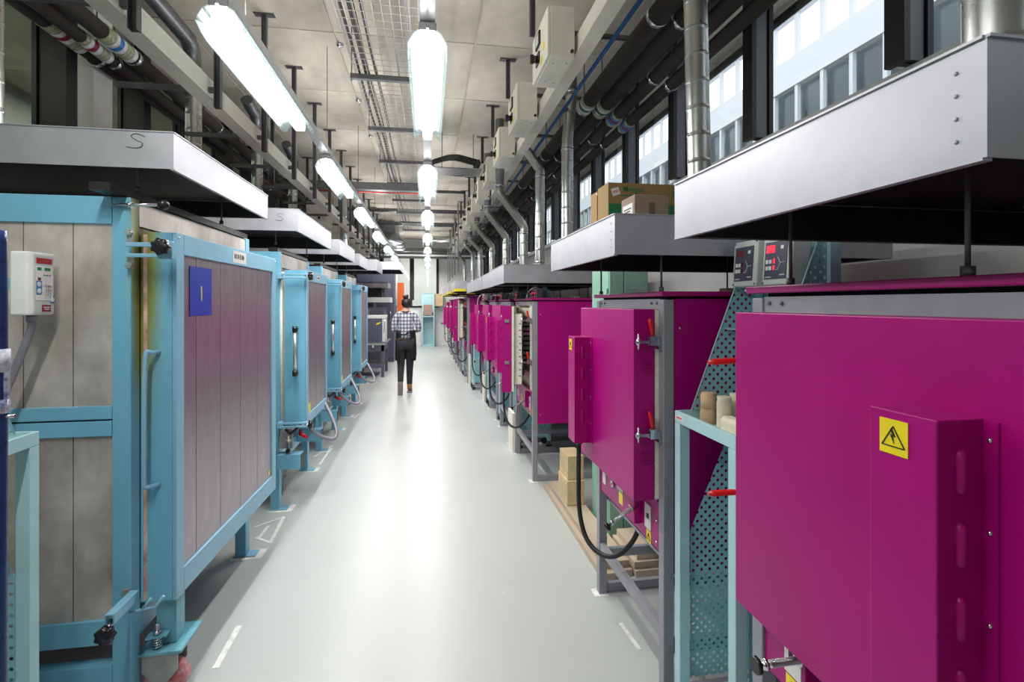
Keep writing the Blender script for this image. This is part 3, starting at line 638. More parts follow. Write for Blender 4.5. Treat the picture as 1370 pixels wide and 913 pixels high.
def magenta_kiln(X, Y, label, W=.83, D=.95, mirror=False, doff=.05, boff=.055, angle=0, rod_dz=-.08, handle_up=True, detail=True, interior=False, boxdoor=True):
    t = thing('kiln', (X, Y, 0), label, 'kiln', 'magenta kilns in the right row')
    g = (lambda y: W-y) if mirror else (lambda y: y)
    def b(name, m, x0, x1, y0, y1, z0, z1, par=t, bev=0, **k):
        a, c = g(y0), g(y1); return box(name, m, par, x0, x1, min(a, c), max(a, c), z0, z1, bev, **k)
    for (px, py) in ((0, 0), (0, W-.045), (D-.045, 0), (D-.045, W-.045)):
        b('post', 'grey', px, px+.045, py, py+.045, 0, 1.615, bev=.003)
        if detail: b('foot_tape', 'floortape', px-.03 if px == 0 else px-.01, px+.05, py-.02, py+.06, .0005, .002)
    for z0 in (0.0, .19):
        b('rail', 'grey', .046, D-.046, .004, .032, z0+.004, z0+.05); b('rail', 'grey', .046, D-.046, W-.032, W-.004, z0+.004, z0+.05)
    b('front_rail', 'grey', .004, .030, .046, W-.046, .235, .285); b('back_rail', 'grey', D-.03, D-.004, .046, W-.046, .235, .285)
    b('header', 'grey', .006, .03, .046, W-.046, 1.575, 1.618)
    for yy in (.07, .12, W-.12, W-.07): MB().ball((.004, g(yy), 1.600), .006, 8, 4).build('bolt', 'strut', t)
    b('side_panel', 'magenta', .047, D-.002, .002, .012, .515, 1.618); b('side_panel', 'magenta', .047, D-.002, W-.012, W-.002, .515, 1.618)
    for zz in (.60, 1.50): 
        for yy in (.0, W): MB().ball((.07, g(yy), zz), .006, 8, 4).build('panel_screw', 'chrome', t)
    b('back_panel', 'magenta', D-.008, D+.004, .0, W, .515, 1.618); b('base_plate', 'grey', .05, D-.01, .014, W-.014, .515, .53)
    b('lid', 'magenta_top', -.012, D+.012, -.012, W+.012, 1.628, 1.648, bev=.003); b('lid_gap', 'dark', .03, D-.03, .03, W-.03, 1.618, 1.628)
    if interior:
        b('lining_floor', 'white_fibre', .035, D-.02, .05, W-.05, .80, .93); b('lining_roof', 'white_fibre', .035, D-.02, .05, W-.05, 1.47, 1.575)
        b('lining_back', 'white_fibre', D-.16, D-.02, .05, W-.05, .93, 1.47)
        for (a, c, f) in ((.05, .15, .152), (W-.15, W-.05, W-.152)):
            b('lining_wall', 'white_fibre', .035, D-.02, a, c, .80, 1.575)
            for k in range(9): b('element_groove', 'dark', .05, D-.18, f-.004, f+.004, 1.0+k*.05, 1.014+k*.05)
        b('lining_front', 'white_fibre', .004, .034, .05, .15, .80, 1.575); b('lining_front', 'white_fibre', .004, .034, W-.15, W-.05, .80, 1.575)
    else:
        b('lining', 'white_fibre', -.012, .20, .047, W-.047, .80, 1.573)
    b('sill_plate', 'magenta_top', -.008, .05, .047, W-.047, .80-.012, .80)
    # door assembly, modelled around its hinge
    hx, hy = -.014, W-.045
    H = (hx, g(hy), 0); R = (0, 0, angle if mirror else -angle)
    def d(name, m, x0, x1, y0, y1, z0, z1, par=t, bev=0):
        a, c = g(y0)-g(hy), g(y1)-g(hy)
        k = {} if par is not t else dict(loc=H, rot=R)
        return MB().box(x0-hx, x1-hx, min(a, c), max(a, c), z0, z1).build(name, m, par, bev=bev, **k)
    dy0, dy1 = doff, W-.045
    dr = d('door', 'magenta', -.105, -.016, dy0, dy1, .795, 1.576, bev=.0025)
    if angle:
        dl = d('door_lining', 'white_fibre', -.0155, .075, dy0+.06, dy1-.06, .86, 1.50, par=dr)
        d('lining_rim', 'white_fibre', -.0155, .006, dy0+.01, dy1-.01, .80, 1.57, par=dr)
        for k in range(9): d('element_groove', 'dark', .052, .070, dy0+.056, dy0+.061, .93+k*.06, .937+k*.06, par=dr)
        for zc in (1.44, 1.065): d('catch_bracket', 'chrome', -.075, -.035, dy0-.014, dy0, zc-.014, zc+.014, par=dr)
    bx1, bx0 = W-.045-boff, W-.045-boff-.115
    if boxdoor:
        jb = d('junction_cover', 'magenta', -.191, -.106, bx0, bx1, .885, 1.427, bev=.002)
        d('flange', 'magenta', -.109, -.1055, bx0-.026, bx0, .885, 1.425, par=jb); d('flange', 'magenta', -.109, -.1055, bx1, bx1+.02, .885, 1.425, par=jb)
        side = g(bx0)-g(hy) if not mirror else g(bx1)-g(hy)
        for k in range(4):
            z = 1.349-.109*k; near_y = min(g(bx0), g(bx1))-g(hy)
            MB().tube([(-.150-hx, near_y, z-.034), (-.150-hx, near_y, z-.026), (-.150-hx, near_y, z+.026), (-.150-hx, near_y, z+.034)], [.004, .0085, .0085, .004], 10).build('louvre', 'magenta', jb)
            fy = min(g(bx0-.013), g(bx1+.01)) if not mirror else min(g(bx0-.013), g(bx1+.01))
            MB().ball((-.110-hx, fy-g(hy), 1.397-.137*k), .004, 8, 4).build('screw', 'chrome', jb)
        st = MB(); yc = (g(bx0)+g(bx1))/2-g(hy)+ (.012)
        e = bpy.data.objects.new('tmp', None)
        so = sticker(jb, -.1915-hx, yc, 1.385, .050)
        bpy.data.objects.remove(e)
        # black corrugated hose looping back under the kiln
        ym = (bx0+bx1)/2; P = [(-.15, ym, .90), (-.152, ym, .70), (-.15, ym-.01, .52), (-.13, ym-.06, .40), (-.08, ym-.13, .35), (-.02, ym-.20, .37), (.05, ym-.24, .46), (.10, ym-.25, .60)]
        flex_mb(MB(), [(x, g(y), z) for x, y, z in P], .0125, .010).build('corrugated_hose', 'rubber', t)
        MB().cyl((-.15, g(ym), .865), (-.15, g(ym), .886), .017, 12).build('hose_gland', 'black', t)
    # toggle clamps
    for zc in (1.44, 1.065):
        cy = .025
        mb = MB().box(-.016, 0, min(g(.008), g(.044)), max(g(.008), g(.044)), zc-.025, zc+.02)
        for dyy in (-.012, .012): mb.box(-.05, -.012, g(cy)+dyy-.002, g(cy)+dyy+.002, zc-.01, zc+.028)
        if handle_up: mb.box(-.105, -.045, g(cy)-.006, g(cy)+.006, zc-.002, zc+.010).cyl((-.095, g(cy), zc-.025), (-.095, g(cy), zc+.035), .004, 8).cyl((-.095, g(cy), zc-.008), (-.095, g(cy), zc+.016), .009, 6)
        else: mb.box(-.06, -.012, g(cy)-.006, g(cy)+.006, zc-.002, zc+.010)
        mb.cyl((-.035, g(cy)-.018, zc+.018), (-.035, g(cy)+.018, zc+.018), .005, 8)
        cl = mb.build('toggle_clamp', 'chrome', t)
        if handle_up: P = [(-.033, g(cy), zc+.024), (-.038, g(cy), zc+.05), (-.045, g(cy), zc+.085), (-.050, g(cy), zc+.098)]
        else: P = [(-.045, g(cy), zc-.002), (-.07, g(cy)+.01, zc-.004), (-.125, g(cy)+.02, zc-.008), (-.14, g(cy)+.022, zc-.009)]
        MB().tube(P, [.006, .0085, .0095, .004], 10).build('handle', 'red', cl)
        if detail and handle_up:
            for k in range(2): MB().prism([(-.075, zc-.075-.03*k), (-.03, zc-.08-.03*k), (-.02, zc-.09-.03*k), (-.03, zc-.088-.03*k)], 'y', min(g(dy0-.012), g(dy0)), max(g(dy0-.012), g(dy0))).build('door_fin', 'magenta', t)
    # control strip under the door
    cp = b('control_strip', 'magenta', .008, .05, .047, W-.047, .58, .785)
    b('side_return', 'magenta', .012, .05, .0465, .0469, .58, .78)
    if detail:
        b('label_plate', 'label', .005, .0075, W-.13, W-.085, .63, .70); MB().cyl((.0, g(W-.235), .675), (.0075, g(W-.235), .675), .017, 16).build('fuse_cap', 'chrome', t)
        MB().cyl((-.002, g(W-.235), .675), (.0, g(W-.235), .675), .008, 12).build('fuse_centre', 'red', t)
        b('type_plate', 'label', .005, .0075, W-.37, W-.29, .672, .695); s = sticker(t, .0078, g(W-.34), .64, .05, bolt=False)
        b('warning_text', 'red', -.0005+.0062, .0065, W-.352, W-.328, .652, .656, par=s) if False else None
        pl = b('socket_plate', 'label', .004, .0075, .13, .19, .63, .735); b('switch_slot', 'ink', .002, .004, .148, .168, .675, .695)
        sticker(t, .0076, g(.155), .598, .045)
        for zz in (.61, .70): MB().ball((.006, g(.075), zz), .006, 8, 4).build('screw', 'chrome', t)
        b('latch_bracket', 'magenta', -.026, .008, .232, .242, .62, .775, bev=.003)
        P0 = Vector((-.03, g(.235), .70 if rod_dz else .73)); P1 = Vector((-.145, g(.235), P0.z+rod_dz)); dv = P1-P0
        mb = MB().tube([P0+Vector((.02, 0, 0)), P1], .0055, 8)
        for k in range(18): mb.tube([P0+dv*(.12+.035*k), P0+dv*(.12+.035*k+.016)], .0095, 8)
        mb.tube([P0+dv*.05, P0+dv*.10], .016, 10).tube([P0+dv*.82, P0+dv*.88], .014, 6)
        rd = mb.build('spring_rod', 'chrome', t); MB().tube([P1-dv*.04, P1+dv*.02, P1+dv*.10], [.010, .021, .019], 8).build('knob', 'black', rd)
    return t
KX = .93
k1 = magenta_kiln(KX, .512, 'magenta kiln filling the right edge, nearest the viewer, door closed', mirror=True, doff=.080, boff=.078, rod_dz=0, handle_up=False)
k2 = magenta_kiln(KX, 1.903, 'magenta kiln beside the pale teal trolley, red clamp handles upright', W=.815)
k3 = magenta_kiln(KX, 4.46, 'magenta kiln with its door ajar showing white fibre lining', W=.90, angle=math.radians(12), interior=True)
k4 = magenta_kiln(KX, 5.72, 'magenta kiln just beyond the one with its door ajar', W=.86)
for (x, y, s, lab) in ((KX, 6.895, (1, .95, 1), 'fifth magenta kiln from the viewer, before the far trolleys'), (KX, 8.32, (1, .88, 1), 'sixth magenta kiln, between the two far teal trolleys')):
    c = copy_tree(k4, loc=(x, y, 0), label=lab); c.scale = s
c = copy_tree(k3, loc=(.78, 10.1, 0), label='tall magenta kiln with open door in the far group'); c.scale = (1, 1.15, 1.06)
for (x, y, lab) in ((.74, 11.9, 'magenta kiln under the nearest striped hood'), (.72, 13.6, 'magenta kiln under the middle striped hood'), (.70, 15.8, 'magenta kiln under the furthest striped hood')):
    c = copy_tree(k4, loc=(x, y, 0), label=lab); c.scale = (1, 1.15, 1.04)
rs = k1; print_lines('seal_print', .022, .012, 1, 'red', k1, (.004, .37, .665), (PI/2, 0, -PI/2)); cyl('round_seal', 'label', k1, (.0045, .37, .665), (.0078, .37, .665), .022, 20)
# small ring bolts on the front lids: cream disc pots standing on lids
def pot(x, y, z, lab):
    o = MB().tube([(x, y, z), (x, y, z+.004), (x, y, z+.022), (x, y, z+.024)], [.050, .055, .055, .050], 20).build('vent_plug', 'prop_pale'); tag(o, lab, 'plug', 'vent plugs on kiln lids')
pot(1.40, .80, 1.6485, 'flat cream vent plug on the nearest magenta kiln lid'); pot(1.45, 2.25, 1.6485, 'flat cream vent plug on the lid of the kiln beside trolley'); pot(1.45, 4.9, 1.6485, 'flat cream vent plug on the open kiln lid')

# ================================================================== CONTROLLER TROLLEYS
def controller(parent, x, y, z, lit):
    # slanted housing facing the aisle
    e = MB().box(-.035, .035, -.072, .072, -.085, .085).build('controller', 'greyplate', parent, loc=(x, y, z), rot=(0, math.radians(4), 0), bev=.005)
    def q(name, m, y0, y1, z0, z1, d=.001, dx=0): return box(name, m, e, -.0365-d-dx, -.0355-dx, -y1, -y0, z0, z1)
    q('overlay', 'panelblue', -.058, .050, -.065, .062)
    q('display', 'display' if not lit else 'led', -.050, -.008, .025, .050, .001, .001)
    for (a, c) in ((-.050, -.012), (-.033, -.012), (-.050, -.034), (-.033, -.034)): q('button', 'white', a, a+.012, c, c+.013, .002, .001)
    q('button', 'white', .022, .036, .034, .046, .002, .001)
    q('digit_window', 'display' if not lit else 'led', -.014, -.006, -.012, .004, .001, .001); q('digit_window', 'display' if not lit else 'led', -.014, -.006, -.034, -.020, .001, .001)
    MB().tube([(-.038, .0, -.035), (-.038, -.012, -.033), (-.038, -.022, -.012), (-.038, -.045, -.010)], .0012, 4).tube([(-.038, -.022, -.012), (-.038, -.008, .010)], .0012, 4).build('curve_symbol', 'white', e)
    q('print_line', 'greyplate', -.052, -.022, -.060, -.056, .0005, .001); q('print_line', 'greyplate', .020, .045, -.054, -.050, .0005, .001)
    for a in (-.064, .064):
        for c in (-.077, .077): MB().ball((-.036, a, c), .0035, 6, 4).build('screw', 'strut', e)
    return e
def trolley(X, Y, sx, label, L=.39, D=.37, ZT=1.89):
    t = thing('trolley', (X, Y, 0), label, 'trolley', 'teal controller trolleys'); P = .04; zt = 1.19
    def b(name, m, x0, x1, y0, y1, z0, z1, bev=0, **k): return box(name, m, t, sx*x0, sx*x1, y0, y1, z0, z1, bev=bev, **k)
    for py in (0, L-P):
        b('post', 'teal', 0, P, py, py+P, .10, zt-.045, .002); b('post', 'teal', D-P, D, py, py+P, .10, ZT-.03, .002)
    b('shelf_edge', 'teal', 0, .012, 0, L, zt-.044, zt, .002); b('shelf_edge', 'teal', D-.012, D-.0, P, L-P, zt-.044, zt)
    for py in (0, L-.012): b('shelf_edge', 'teal', .013, D-P-.001, py, py+.012, zt-.044, zt)
    b('shelf', 'teal', .013, D-.013, .013, L-.013, zt-.044, zt-.040)
    b('lower_shelf', 'teal', .005, D-.005, .045, L-.045, .13, .16); b('base_rail', 'teal', .0, P, P, L-P, .11, .15)
    slope = (1.25-.988)/(1.838-1.19)*.96
    up = [(.06, zt+.001), (.06+slope*(ZT-zt), ZT), (D-P, ZT), (D-P, zt+.001)]
    lo = [(.055, .17), (.055, .73), (.055+(zt-.045-.73)*.44, zt-.046), (D-P, zt-.046), (D-P, .17)]
    for py in (.014, L-.016):
        for nm, poly in (('perforated_side', up), ('perforated_side', lo)): MB().prism([(sx*a, c) for a, c in poly], 'y', py, py+.0015).build(nm, 'perf', t)
        a0 = Vector((sx*.06, py+.001, zt)); a1 = Vector((sx*(.06+slope*(ZT-zt)), py+.001, ZT)); MB().tube([a0, a1], .003, 4).build('folded_edge', 'teal', t)
    for z0 in (1.50, ZT-.05): b('back_shelf', 'teal', .06+slope*(z0-zt)+.02, D-P-.002, .018, L-.018, z0, z0+.003)
    b('back_sheet', 'perf_back', D-.025, D-.023, P, L-P, .17, ZT-.03)
    for py in (P/2, L-P/2):
        for px in (P/2, D-P/2):
            cs = MB().box(sx*px-.015, sx*px+.015, py-.012, py+.012, .055, .10).build('caster', 'strut', t); MB().cyl((sx*px, py-.01, .035), (sx*px, py+.01, .035), .035, 14).build('wheel', 'rubber', cs)
    return t
tr1 = trolley(.935, 1.43, 1, 'pale teal perforated trolley between the two nearest magenta kilns')
for (y, lit) in ((.115, True), (.29, False)): controller(tr1, .262, y, 1.745, lit)
box('maker_sticker', 'label', tr1, -.0008, 0, .325, .385, 1.158, 1.178); print_lines('sticker_print', .04, .008, 1, 'red', tr1, (-.0016, .355, 1.168), (PI/2, 0, -PI/2))
sc1 = smooth_path([(.24, .30, 1.84), (.20, .31, 1.90), (.16, .33, 1.80), (.18, .35, 1.66)], 6)
trb = trolley(.96, 5.40, 1, 'pale teal trolley standing against the open magenta kiln', L=.28, ZT=1.775)
for y in (.07, .20): 
    if y > 0: controller(trb, .24, y, 1.675, True)
MB().tube(smooth_path([(.28, .02, 1.70), (.20, .0, 1.77), (.11, 0, 1.70), (.08, .0, 1.50)], 8), .008, 8).build('white_cable', 'white', trb)
for (x, y, lab) in ((.96, 6.602, 'teal trolley showing its perforated top behind the fourth magenta kiln'), (.93, 7.78, 'teal trolley with black wheels beyond the fifth magenta kiln'), (.82, 9.35, 'teal trolley nearest the far group of magenta kilns'), (.78, 11.3, 'furthest teal trolley among the magenta kilns')):
    copy_tree(trb, loc=(x, y, 0), label=lab)
tr0 = trolley(-1.23, 1.30, -1, 'pale teal trolley at the lower left corner of the view', L=.56)
# kiln furniture on the trolley shelf
zs = 1.19-.0395
def prop(x, y, z, h, r, m, lab, grp='kiln props on the near trolley'):
    P = []; R = []
    for f, rr in ((0, r*.95), (.03, r), (.8, r), (.9, r*.90), (.97, r*.98), (1, r*.9)): P.append((x, y, z+h*f)); R.append(rr)
    o = MB().tube(P, R, 16).build('kiln_prop', m); tag(o, lab, 'kiln prop', grp)
prop(1.04, 1.765, zs, .055, .028, 'prop', 'chipped lower stub under the brown kiln prop'); prop(1.042, 1.765, zs+.056, .058, .028, 'prop', 'brown kiln prop with dark chip, standing on a stub')
prop(1.06, 1.69, zs, .112, .026, 'prop_pale', 'pale kiln prop right of the brown one'); prop(1.13, 1.72, zs, .115, .027, 'prop_pale', 'pale kiln prop at the back near the perforated sheet')
prop(1.20, 1.66, zs, .115, .027, 'prop_pale', 'furthest back pale kiln prop on the trolley'); prop(1.12, 1.62, zs, .10, .026, 'prop_pale', 'pale kiln prop behind the square block')
bl = MB().prism([(1.01, zs), (1.055, zs), (1.055, zs+.055), (1.02, zs+.055), (1.01, zs+.045)], 'y', 1.50, 1.635).build('refractory_block', 'prop_pale', bev=.004); tag(bl, 'square pale refractory block lying in front of the kiln props', 'block')
prop(-1.345, 1.80, 1.19-.0395, .14, .024, 'ply', 'tan cylinder standing on the lower left trolley', 'prop on left trolley')
# ================================================================== BLUE KILNS
def star_knob(parent, c, r, ax, name='star_knob'):
    # lobed black grip around axis ax
    pts = []
    for k in range(28):
        a = 2*PI*k/28; rr = r*(1+.13*math.cos(7*a)); pts.append((rr*math.cos(a), rr*math.sin(a)))
    mb = MB(); A = {'x': 'x', 'y': 'y'}[ax]; n = len(pts); prof = [(-.5, .7), (-.35, 1), (.35, 1), (.5, .7)]; vs = []; fs = []
    for f, s in prof:
        for (p, q) in pts:
            vs.append((c[0]+f*r, c[1]+p*s, c[2]+q*s) if ax == 'x' else (c[0]+p*s, c[1]+f*r, c[2]+q*s))
    for i in range(3):
        for k in range(n): fs.append((i*n+k, i*n+(k+1) % n, (i+1)*n+(k+1) % n, (i+1)*n+k))
    fs += [tuple(range(n)), tuple(range(3*n, 4*n))]; mb.add(vs, fs, True)
    return mb.build(name, 'black', parent)
def blue_kiln(X, Y, label, W, D, H, dy0, dy1, dz0, dz1, dth, ang, tilt, first):
    t = thing('kiln', (X, Y, 0), label, 'kiln', 'blue kilns in the left row'); P = .065
    def b(name, m, x0, x1, y0, y1, z0, z1, par=t, bev=0): return box(name, m, par, x0, x1, y0, y1, z0, z1, bev)
    pm = 'blue_burnt' if first else 'blue'
    for i, (px, py) in enumerate(((-P, 0), (-P, W-P), (-D, 0), (-D, W-P))):
        o = MB().box(px, px+P, py, py+P, .0, H).build('post', 'post_burnt' if first and i == 0 else 'blue', t, bev=.004)
        b('foot_plate', 'blue_rim', px-.01, px+P+.06, py-.01, py+P+.01, 0, .008); b('foot_tape', 'floortape', px-.02, px+P+.10, py-.04, py+P+.03, -.0005, .0012)
    if first:   # framed near face with sheet panels
        fr = (-.055-.0, -D+P)
        for (z0, z1) in ((1.905, H), (1.155, 1.205), (1.09, 1.148), (.29, .383), (.14, .21)): b('cross_rail', 'blue', -D+P+.001, -P-.001, 0.0, .05, z0, z1, bev=.002)
        xs = [-P, -.204, -.37, -.56, -.76, -1.0, -D+P]
        for i in range(len(xs)-1):
            for (z0, z1) in ((1.205, 1.905), (.383, 1.09)):
                b('sheet_panel', 'steel', xs[i+1]+.002, xs[i]-.002, .012, .020+.001*(i % 2), z0, z1)
        b('sheet_backing', 'strut', -D+P, -P, .022, .05, .383, 1.905)
    else:
        b('side_panel', 'steel', -D+P, -P, .012, .03, .50, 1.9); b('cross_rail', 'blue', -D+P, -P, 0, .05, 1.9, H); b('cross_rail', 'blue', -D+P, -P, 0, .05, .42, .50)
    b('side_panel', 'steel', -D+P, -P, W-.03, W-.012, .45, 1.95); b('roof_sheet', 'steel', -D, 0, .0, W, H-.02, H-.004) if False else b('roof_sheet', 'steel', -D+P, -P, .052, W-.052, H-.05, H-.04)
    b('chamber', 'fibre_dark', -D+P+.02, -.012, P+.003, W-P-.003, dz0-.02, dz1+.02)
    b('front_header', 'steel', -.03, -.004, P+.002, W-P-.002, dz1+.022, H-.01); b('top_channel', 'dark_steel', -.08, -.012, -.11 if first else .0, W, H+.002, H+.032)
    b('floor_rail', 'blue', -P+.01, -.005, P+.001, W-P-.001, dz0-.13 if first else .34, dz0-.03 if first else .44)
    b('floor_rail', 'blue', -D, -D+.05, P+.001, W-P-.001, .12, .20)
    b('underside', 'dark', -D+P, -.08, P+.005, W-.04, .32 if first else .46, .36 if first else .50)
    b('joint_seal', 'soot_seal' if first else 'whiteseal', .012 if first else -.004, .026, P+.0, P+.04, dz0+.01, dz1-.01)
    # door modelled about its hinge
    H0 = Vector((.030, dy1, dz0)); R = (0, tilt, ang)
    def dbox(name, m, x0, x1, y0, y1, z0, z1, par=None, bev=0):
        k = dict(loc=H0, rot=R) if par is None else {}
        return MB().box(x0, x1, y0-dy1, y1-dy1, z0-dz0, z1-dz0).build(name, m, par or t, bev=bev, **k)
    dr = dbox('door', pm, 0, dth-.012, dy0, dy1, dz0, dz1, bev=.004)
    if first:   # stain is tied to the door edge, local x 0
        pass
    rw, rt, rb = (.062, .085, .10) if first else (.045, .085, .075)
    for (y0, y1, z0, z1) in ((dy0, dy0+rw, dz0, dz1), (dy1-rw, dy1, dz0, dz1), (dy0+rw, dy1-rw, dz1-rt, dz1), (dy0+rw, dy1-rw, dz0, dz0+rb)):
        dbox('door_rim', 'blue_rim', dth-.0115, dth+.004, y0+.0003, y1-.0003, z0, z1, bev=.002)
    nb = 9 if first else 7; bw = (dy1-dy0-2*rw)/nb
    for k in range(nb): MB().box(0, .006, .0012, bw-.0012, 0, dz1-dz0-rt-rb).build('cover_board', 'steel_board', dr, loc=(dth-.0115+.0008*(k % 2), dy0+rw+k*bw-dy1, rb))
    def on(name, m, y0, y1, z0, z1, dx=.0045, th=.001): return MB().box(dth+dx-.0, dth+dx+th, y0-dy1, y1-dy1, z0-dz0, z1-dz0).build(name, m, dr)
    ym = (dy0+dy1)/2
    if first:
        on('maker_plate', 'label', ym-.065, ym+.115, dz1-.074, dz1-.014)
        text('maker_name', 'ROHDE', .036, 'ink', dr, (dth+.0062, ym+.013-dy1, dz1-.043-dz0), (PI/2, 0, PI/2)); 
        MB().tube([(dth+.006, ym+.072-dy1+.007*math.cos(a*PI/6), dz1-.043-dz0+.009*math.sin(a*PI/6)) for a in range(13)], .0015, 4).build('maker_mark', 'ink', dr)
        on('blue_tape', 'tape_blue', dy0+.125, dy0+.335, dz1-.125-.215, dz1-.125, -.004, .0012)
        text('number', '1', .095, 'yellowink', dr, (dth-.0018, dy0+.23-dy1, dz1-.125-.12-dz0), (PI/2, 0, PI/2))
        on('small_sticker', 'yellow', dy1-.12, dy1-.10, dz0+rb+.02, dz0+rb+.05, -.004)
        for q in ((dy0+.015, dz1-.02), (dy1-.015, dz1-.02), (dy0+.015, dz0+.02), (dy1-.2, dz0+.03)): MB().ball((dth+.005, q[0]-dy1, q[1]-dz0), .005, 8, 4).build('screw', 'chrome', dr)
        # bent bar handle on the near end face
        MB().tube(smooth_path([(.070, dy0-dy1, 1.0), (.060, dy0-dy1-.035, 1.0), (.045, dy0-dy1-.05, .985), (.040, dy0-dy1-.05, .75), (.040, dy0-dy1-.05, .50), (.045, dy0-dy1-.048, .475), (.070, dy0-dy1, .47)], 5), .0085, 8).build('bar_handle', 'blue_rim', dr)
    else:
        on('maker_plate', 'label', ym-.05, ym+.05, dz1-.06, dz1-.03); text('maker_name', 'ROHDE', .022, 'ink', dr, (dth+.0062, ym-dy1, dz1-.045-dz0), (PI/2, 0, PI/2))
        on('small_sticker', 'yellow', dy0+rw+.03, dy0+rw+.10, dz0+rb+.005, dz0+rb+.075, -.004)
        yh = dy0-dy1-.06; hz0, hz1 = 1.06-dz0, 1.40-dz0
        hd = cyl('tube_handle', 'alu', dr, (dth*.55, yh, hz0), (dth*.55, yh, hz1), .014, 14)
        for z in (hz0, hz1): MB().cyl((dth*.55, yh, z-.022), (dth*.55, yh, z+.022), .019, 14).box(dth*.55-.012, dth*.55+.012, yh, dy0-dy1, z-.012, z+.012).build('handle_mount', 'black', hd)
        cyl('rope_seal', 'whiteseal', t, (.008, P-.045, dz0-.06), (.008, P-.045, dz1-.03), .010, 10)
    return t, dr
M['yellowink'] = mat('gold_number', (.62, .50, .18), .5)
b1, b1d = blue_kiln(-1.13, 2.176, 'largest blue kiln at the left, numbered 1 on blue tape', 1.325, 1.35, 2.01, .066, 1.315, .405, 1.885, .130, math.radians(-1.6) if False else -math.radians(1.4), 0, True)
b2, b2d = blue_kiln(-1.13, 4.17, 'second blue kiln from the viewer, tube handle on its door edge', 1.0, 1.2, 2.0, .03, .83, .645, 1.86, .165, 0, 0, False)
# fittings of the second kiln, copied with it
def fit(t, dz0, dz1, dth, dy0):
    for z in (dz1-.05, dz0+.02):
        mb = MB().box(.0, .028, -.06, .012, z-.022, z+.022).box(.02, dth+.02, -.052, -.040, z-.020, z-.006).box(.02, dth+.02, -.052, -.040, z+.006, z+.020).box(dth-.02, dth+.015, -.05, .0, z-.015, z+.015)
        c = mb.build('clamp_arm', 'blue_rim', t, bev=.003); star_knob(c, (dth+.045, -.045, z), .030, 'x')
        MB().cyl((dth, -.045, z), (dth+.03, -.045, z), .007, 8).build('threaded_pin', 'chrome', c)
    b = lambda n, m, *a: box(n, m, t, *a)
    b('support_beam', 'blue', .0, .17, -.06, .04, .33, .44); b('beam_cap', 'ink', .17, .173, -.058, .038, .332, .438)
    b('support_beam', 'blue', .0, .20, .55, .65, .38, .48); b('beam_cap', 'ink', .20, .203, .552, .648, .382, .478)
    b('gear_plate', 'caststeel', .01, .10, -.02, .01, .48, .63)
    MB().cyl((.075, -.03, .45), (.075, -.03, .58), .010, 10).cyl((.075, -.03, .53), (.075, -.03, .55), .022, 6).cyl((.075, -.03, .44), (.075, -.03, .46), .02, 10).build('adjusting_screw', 'caststeel', t)
    cyl('knob', 'black', t, (.075, -.06, .47), (.075, -.03, .47), .016, 10)
    MB().tube([(.10, .25, .55), (.13, .10, .56), (.20, -.0, .555)], [.014, .016, .012], 10).build('release_lever', 'red', t)
    MB().tube(smooth_path([(.05, -.02, .63), (.09, -.03, .60), (.13, -.02, .63), (.16, .0, .66)], 6), .010, 8).build('black_lead', 'rubber', t)
    MB().tube(smooth_path([(.02, .40, .60), (.10, .38, .60), (.18, .45, .47), (.30, .52, .40), (.32, .60, .46), (.22, .72, .64), (.16, .76, .70)], 8), .016, 10).build('flexible_conduit', 'greymetal', t)
    MB().box(-.30, -.02, .18, .182, .05, .45).build('perforated_guard', 'perf', t)
    b('drive_box', 'strut', -.30, -.04, .2, .5, .18, .42)
fit(b2, .645, 1.86, .165+.03, .03)
copy_tree(b2, loc=(-1.13, 5.76, 0), label='third blue kiln from the viewer, identical tube handle'); copy_tree(b2, loc=(-1.13, 7.45, 0), label='furthest blue kiln, next to the slate grey kiln')
# fittings of the first kiln
t = b1
MB().cyl((-.06, -.012, 1.975), (.10, -.02, 1.98), .0065, 10).cyl((.0, -.014, 1.977), (.008, -.014, 1.977), .012, 10).build('pull_rod', 'chrome', t)
MB().ball((.125, -.022, 1.98), .021, 14, 8).build('ball_grip', 'black', t)
for z in (1.905-.02, 1.78): box('hinge_plate', 'caststeel', t, -.006, .012, -.016, -.001, z-.05, z+.0)
for z in (1.87, 1.745): cyl('hinge_bolt', 'chrome', t, (.004, -.03, z), (.004, -.01, z), .011, 8)
mb = MB().box(.0, .15, -.040, -.026, 1.815, 1.832).box(.0, .15, -.040, -.026, 1.775, 1.79).box(.115, .165, -.045, -.02, 1.77, 1.838)
cl = mb.build('clamp_arm', 'blue_rim', t, bev=.003); star_knob(cl, (.145, -.085, 1.812), .030, 'y'); MB().cyl((.145, -.08, 1.812), (.145, -.03, 1.812), .009, 8).build('threaded_pin', 'chrome', cl)
mb = MB().box(.004, .036, -.17, -.012, .492, .498).box(.004, .009, -.17, -.012, .462, .492).box(.031, .036, -.17, -.04, .462, .492)
cl = mb.build('clamp_arm', 'blue_rim', t, bev=.002); star_knob(cl, (.018, -.19, .437), .030, 'y'); MB().cyl((.018, -.185, .44), (.018, -.15, .47), .008, 8).build('threaded_pin', 'chrome', cl)
box('hinge_plate', 'caststeel', t, -.025, .0, -.012, -.001, .45, .50); MB().cyl((.0, -.035, .475), (.0, -.01, .475), .012, 8).build('hinge_bolt', 'chrome', t)
MB().tube([(.01, -.03, .425), (.055, -.03, .43), (.055, -.03, .43), (.10, -.03, .435), (.13, -.03, .475)], .005, 6).tube([(.055, -.03, .43), (.085, -.03, .47)], .005, 6).build('latch_hook', 'blue_rim', t)
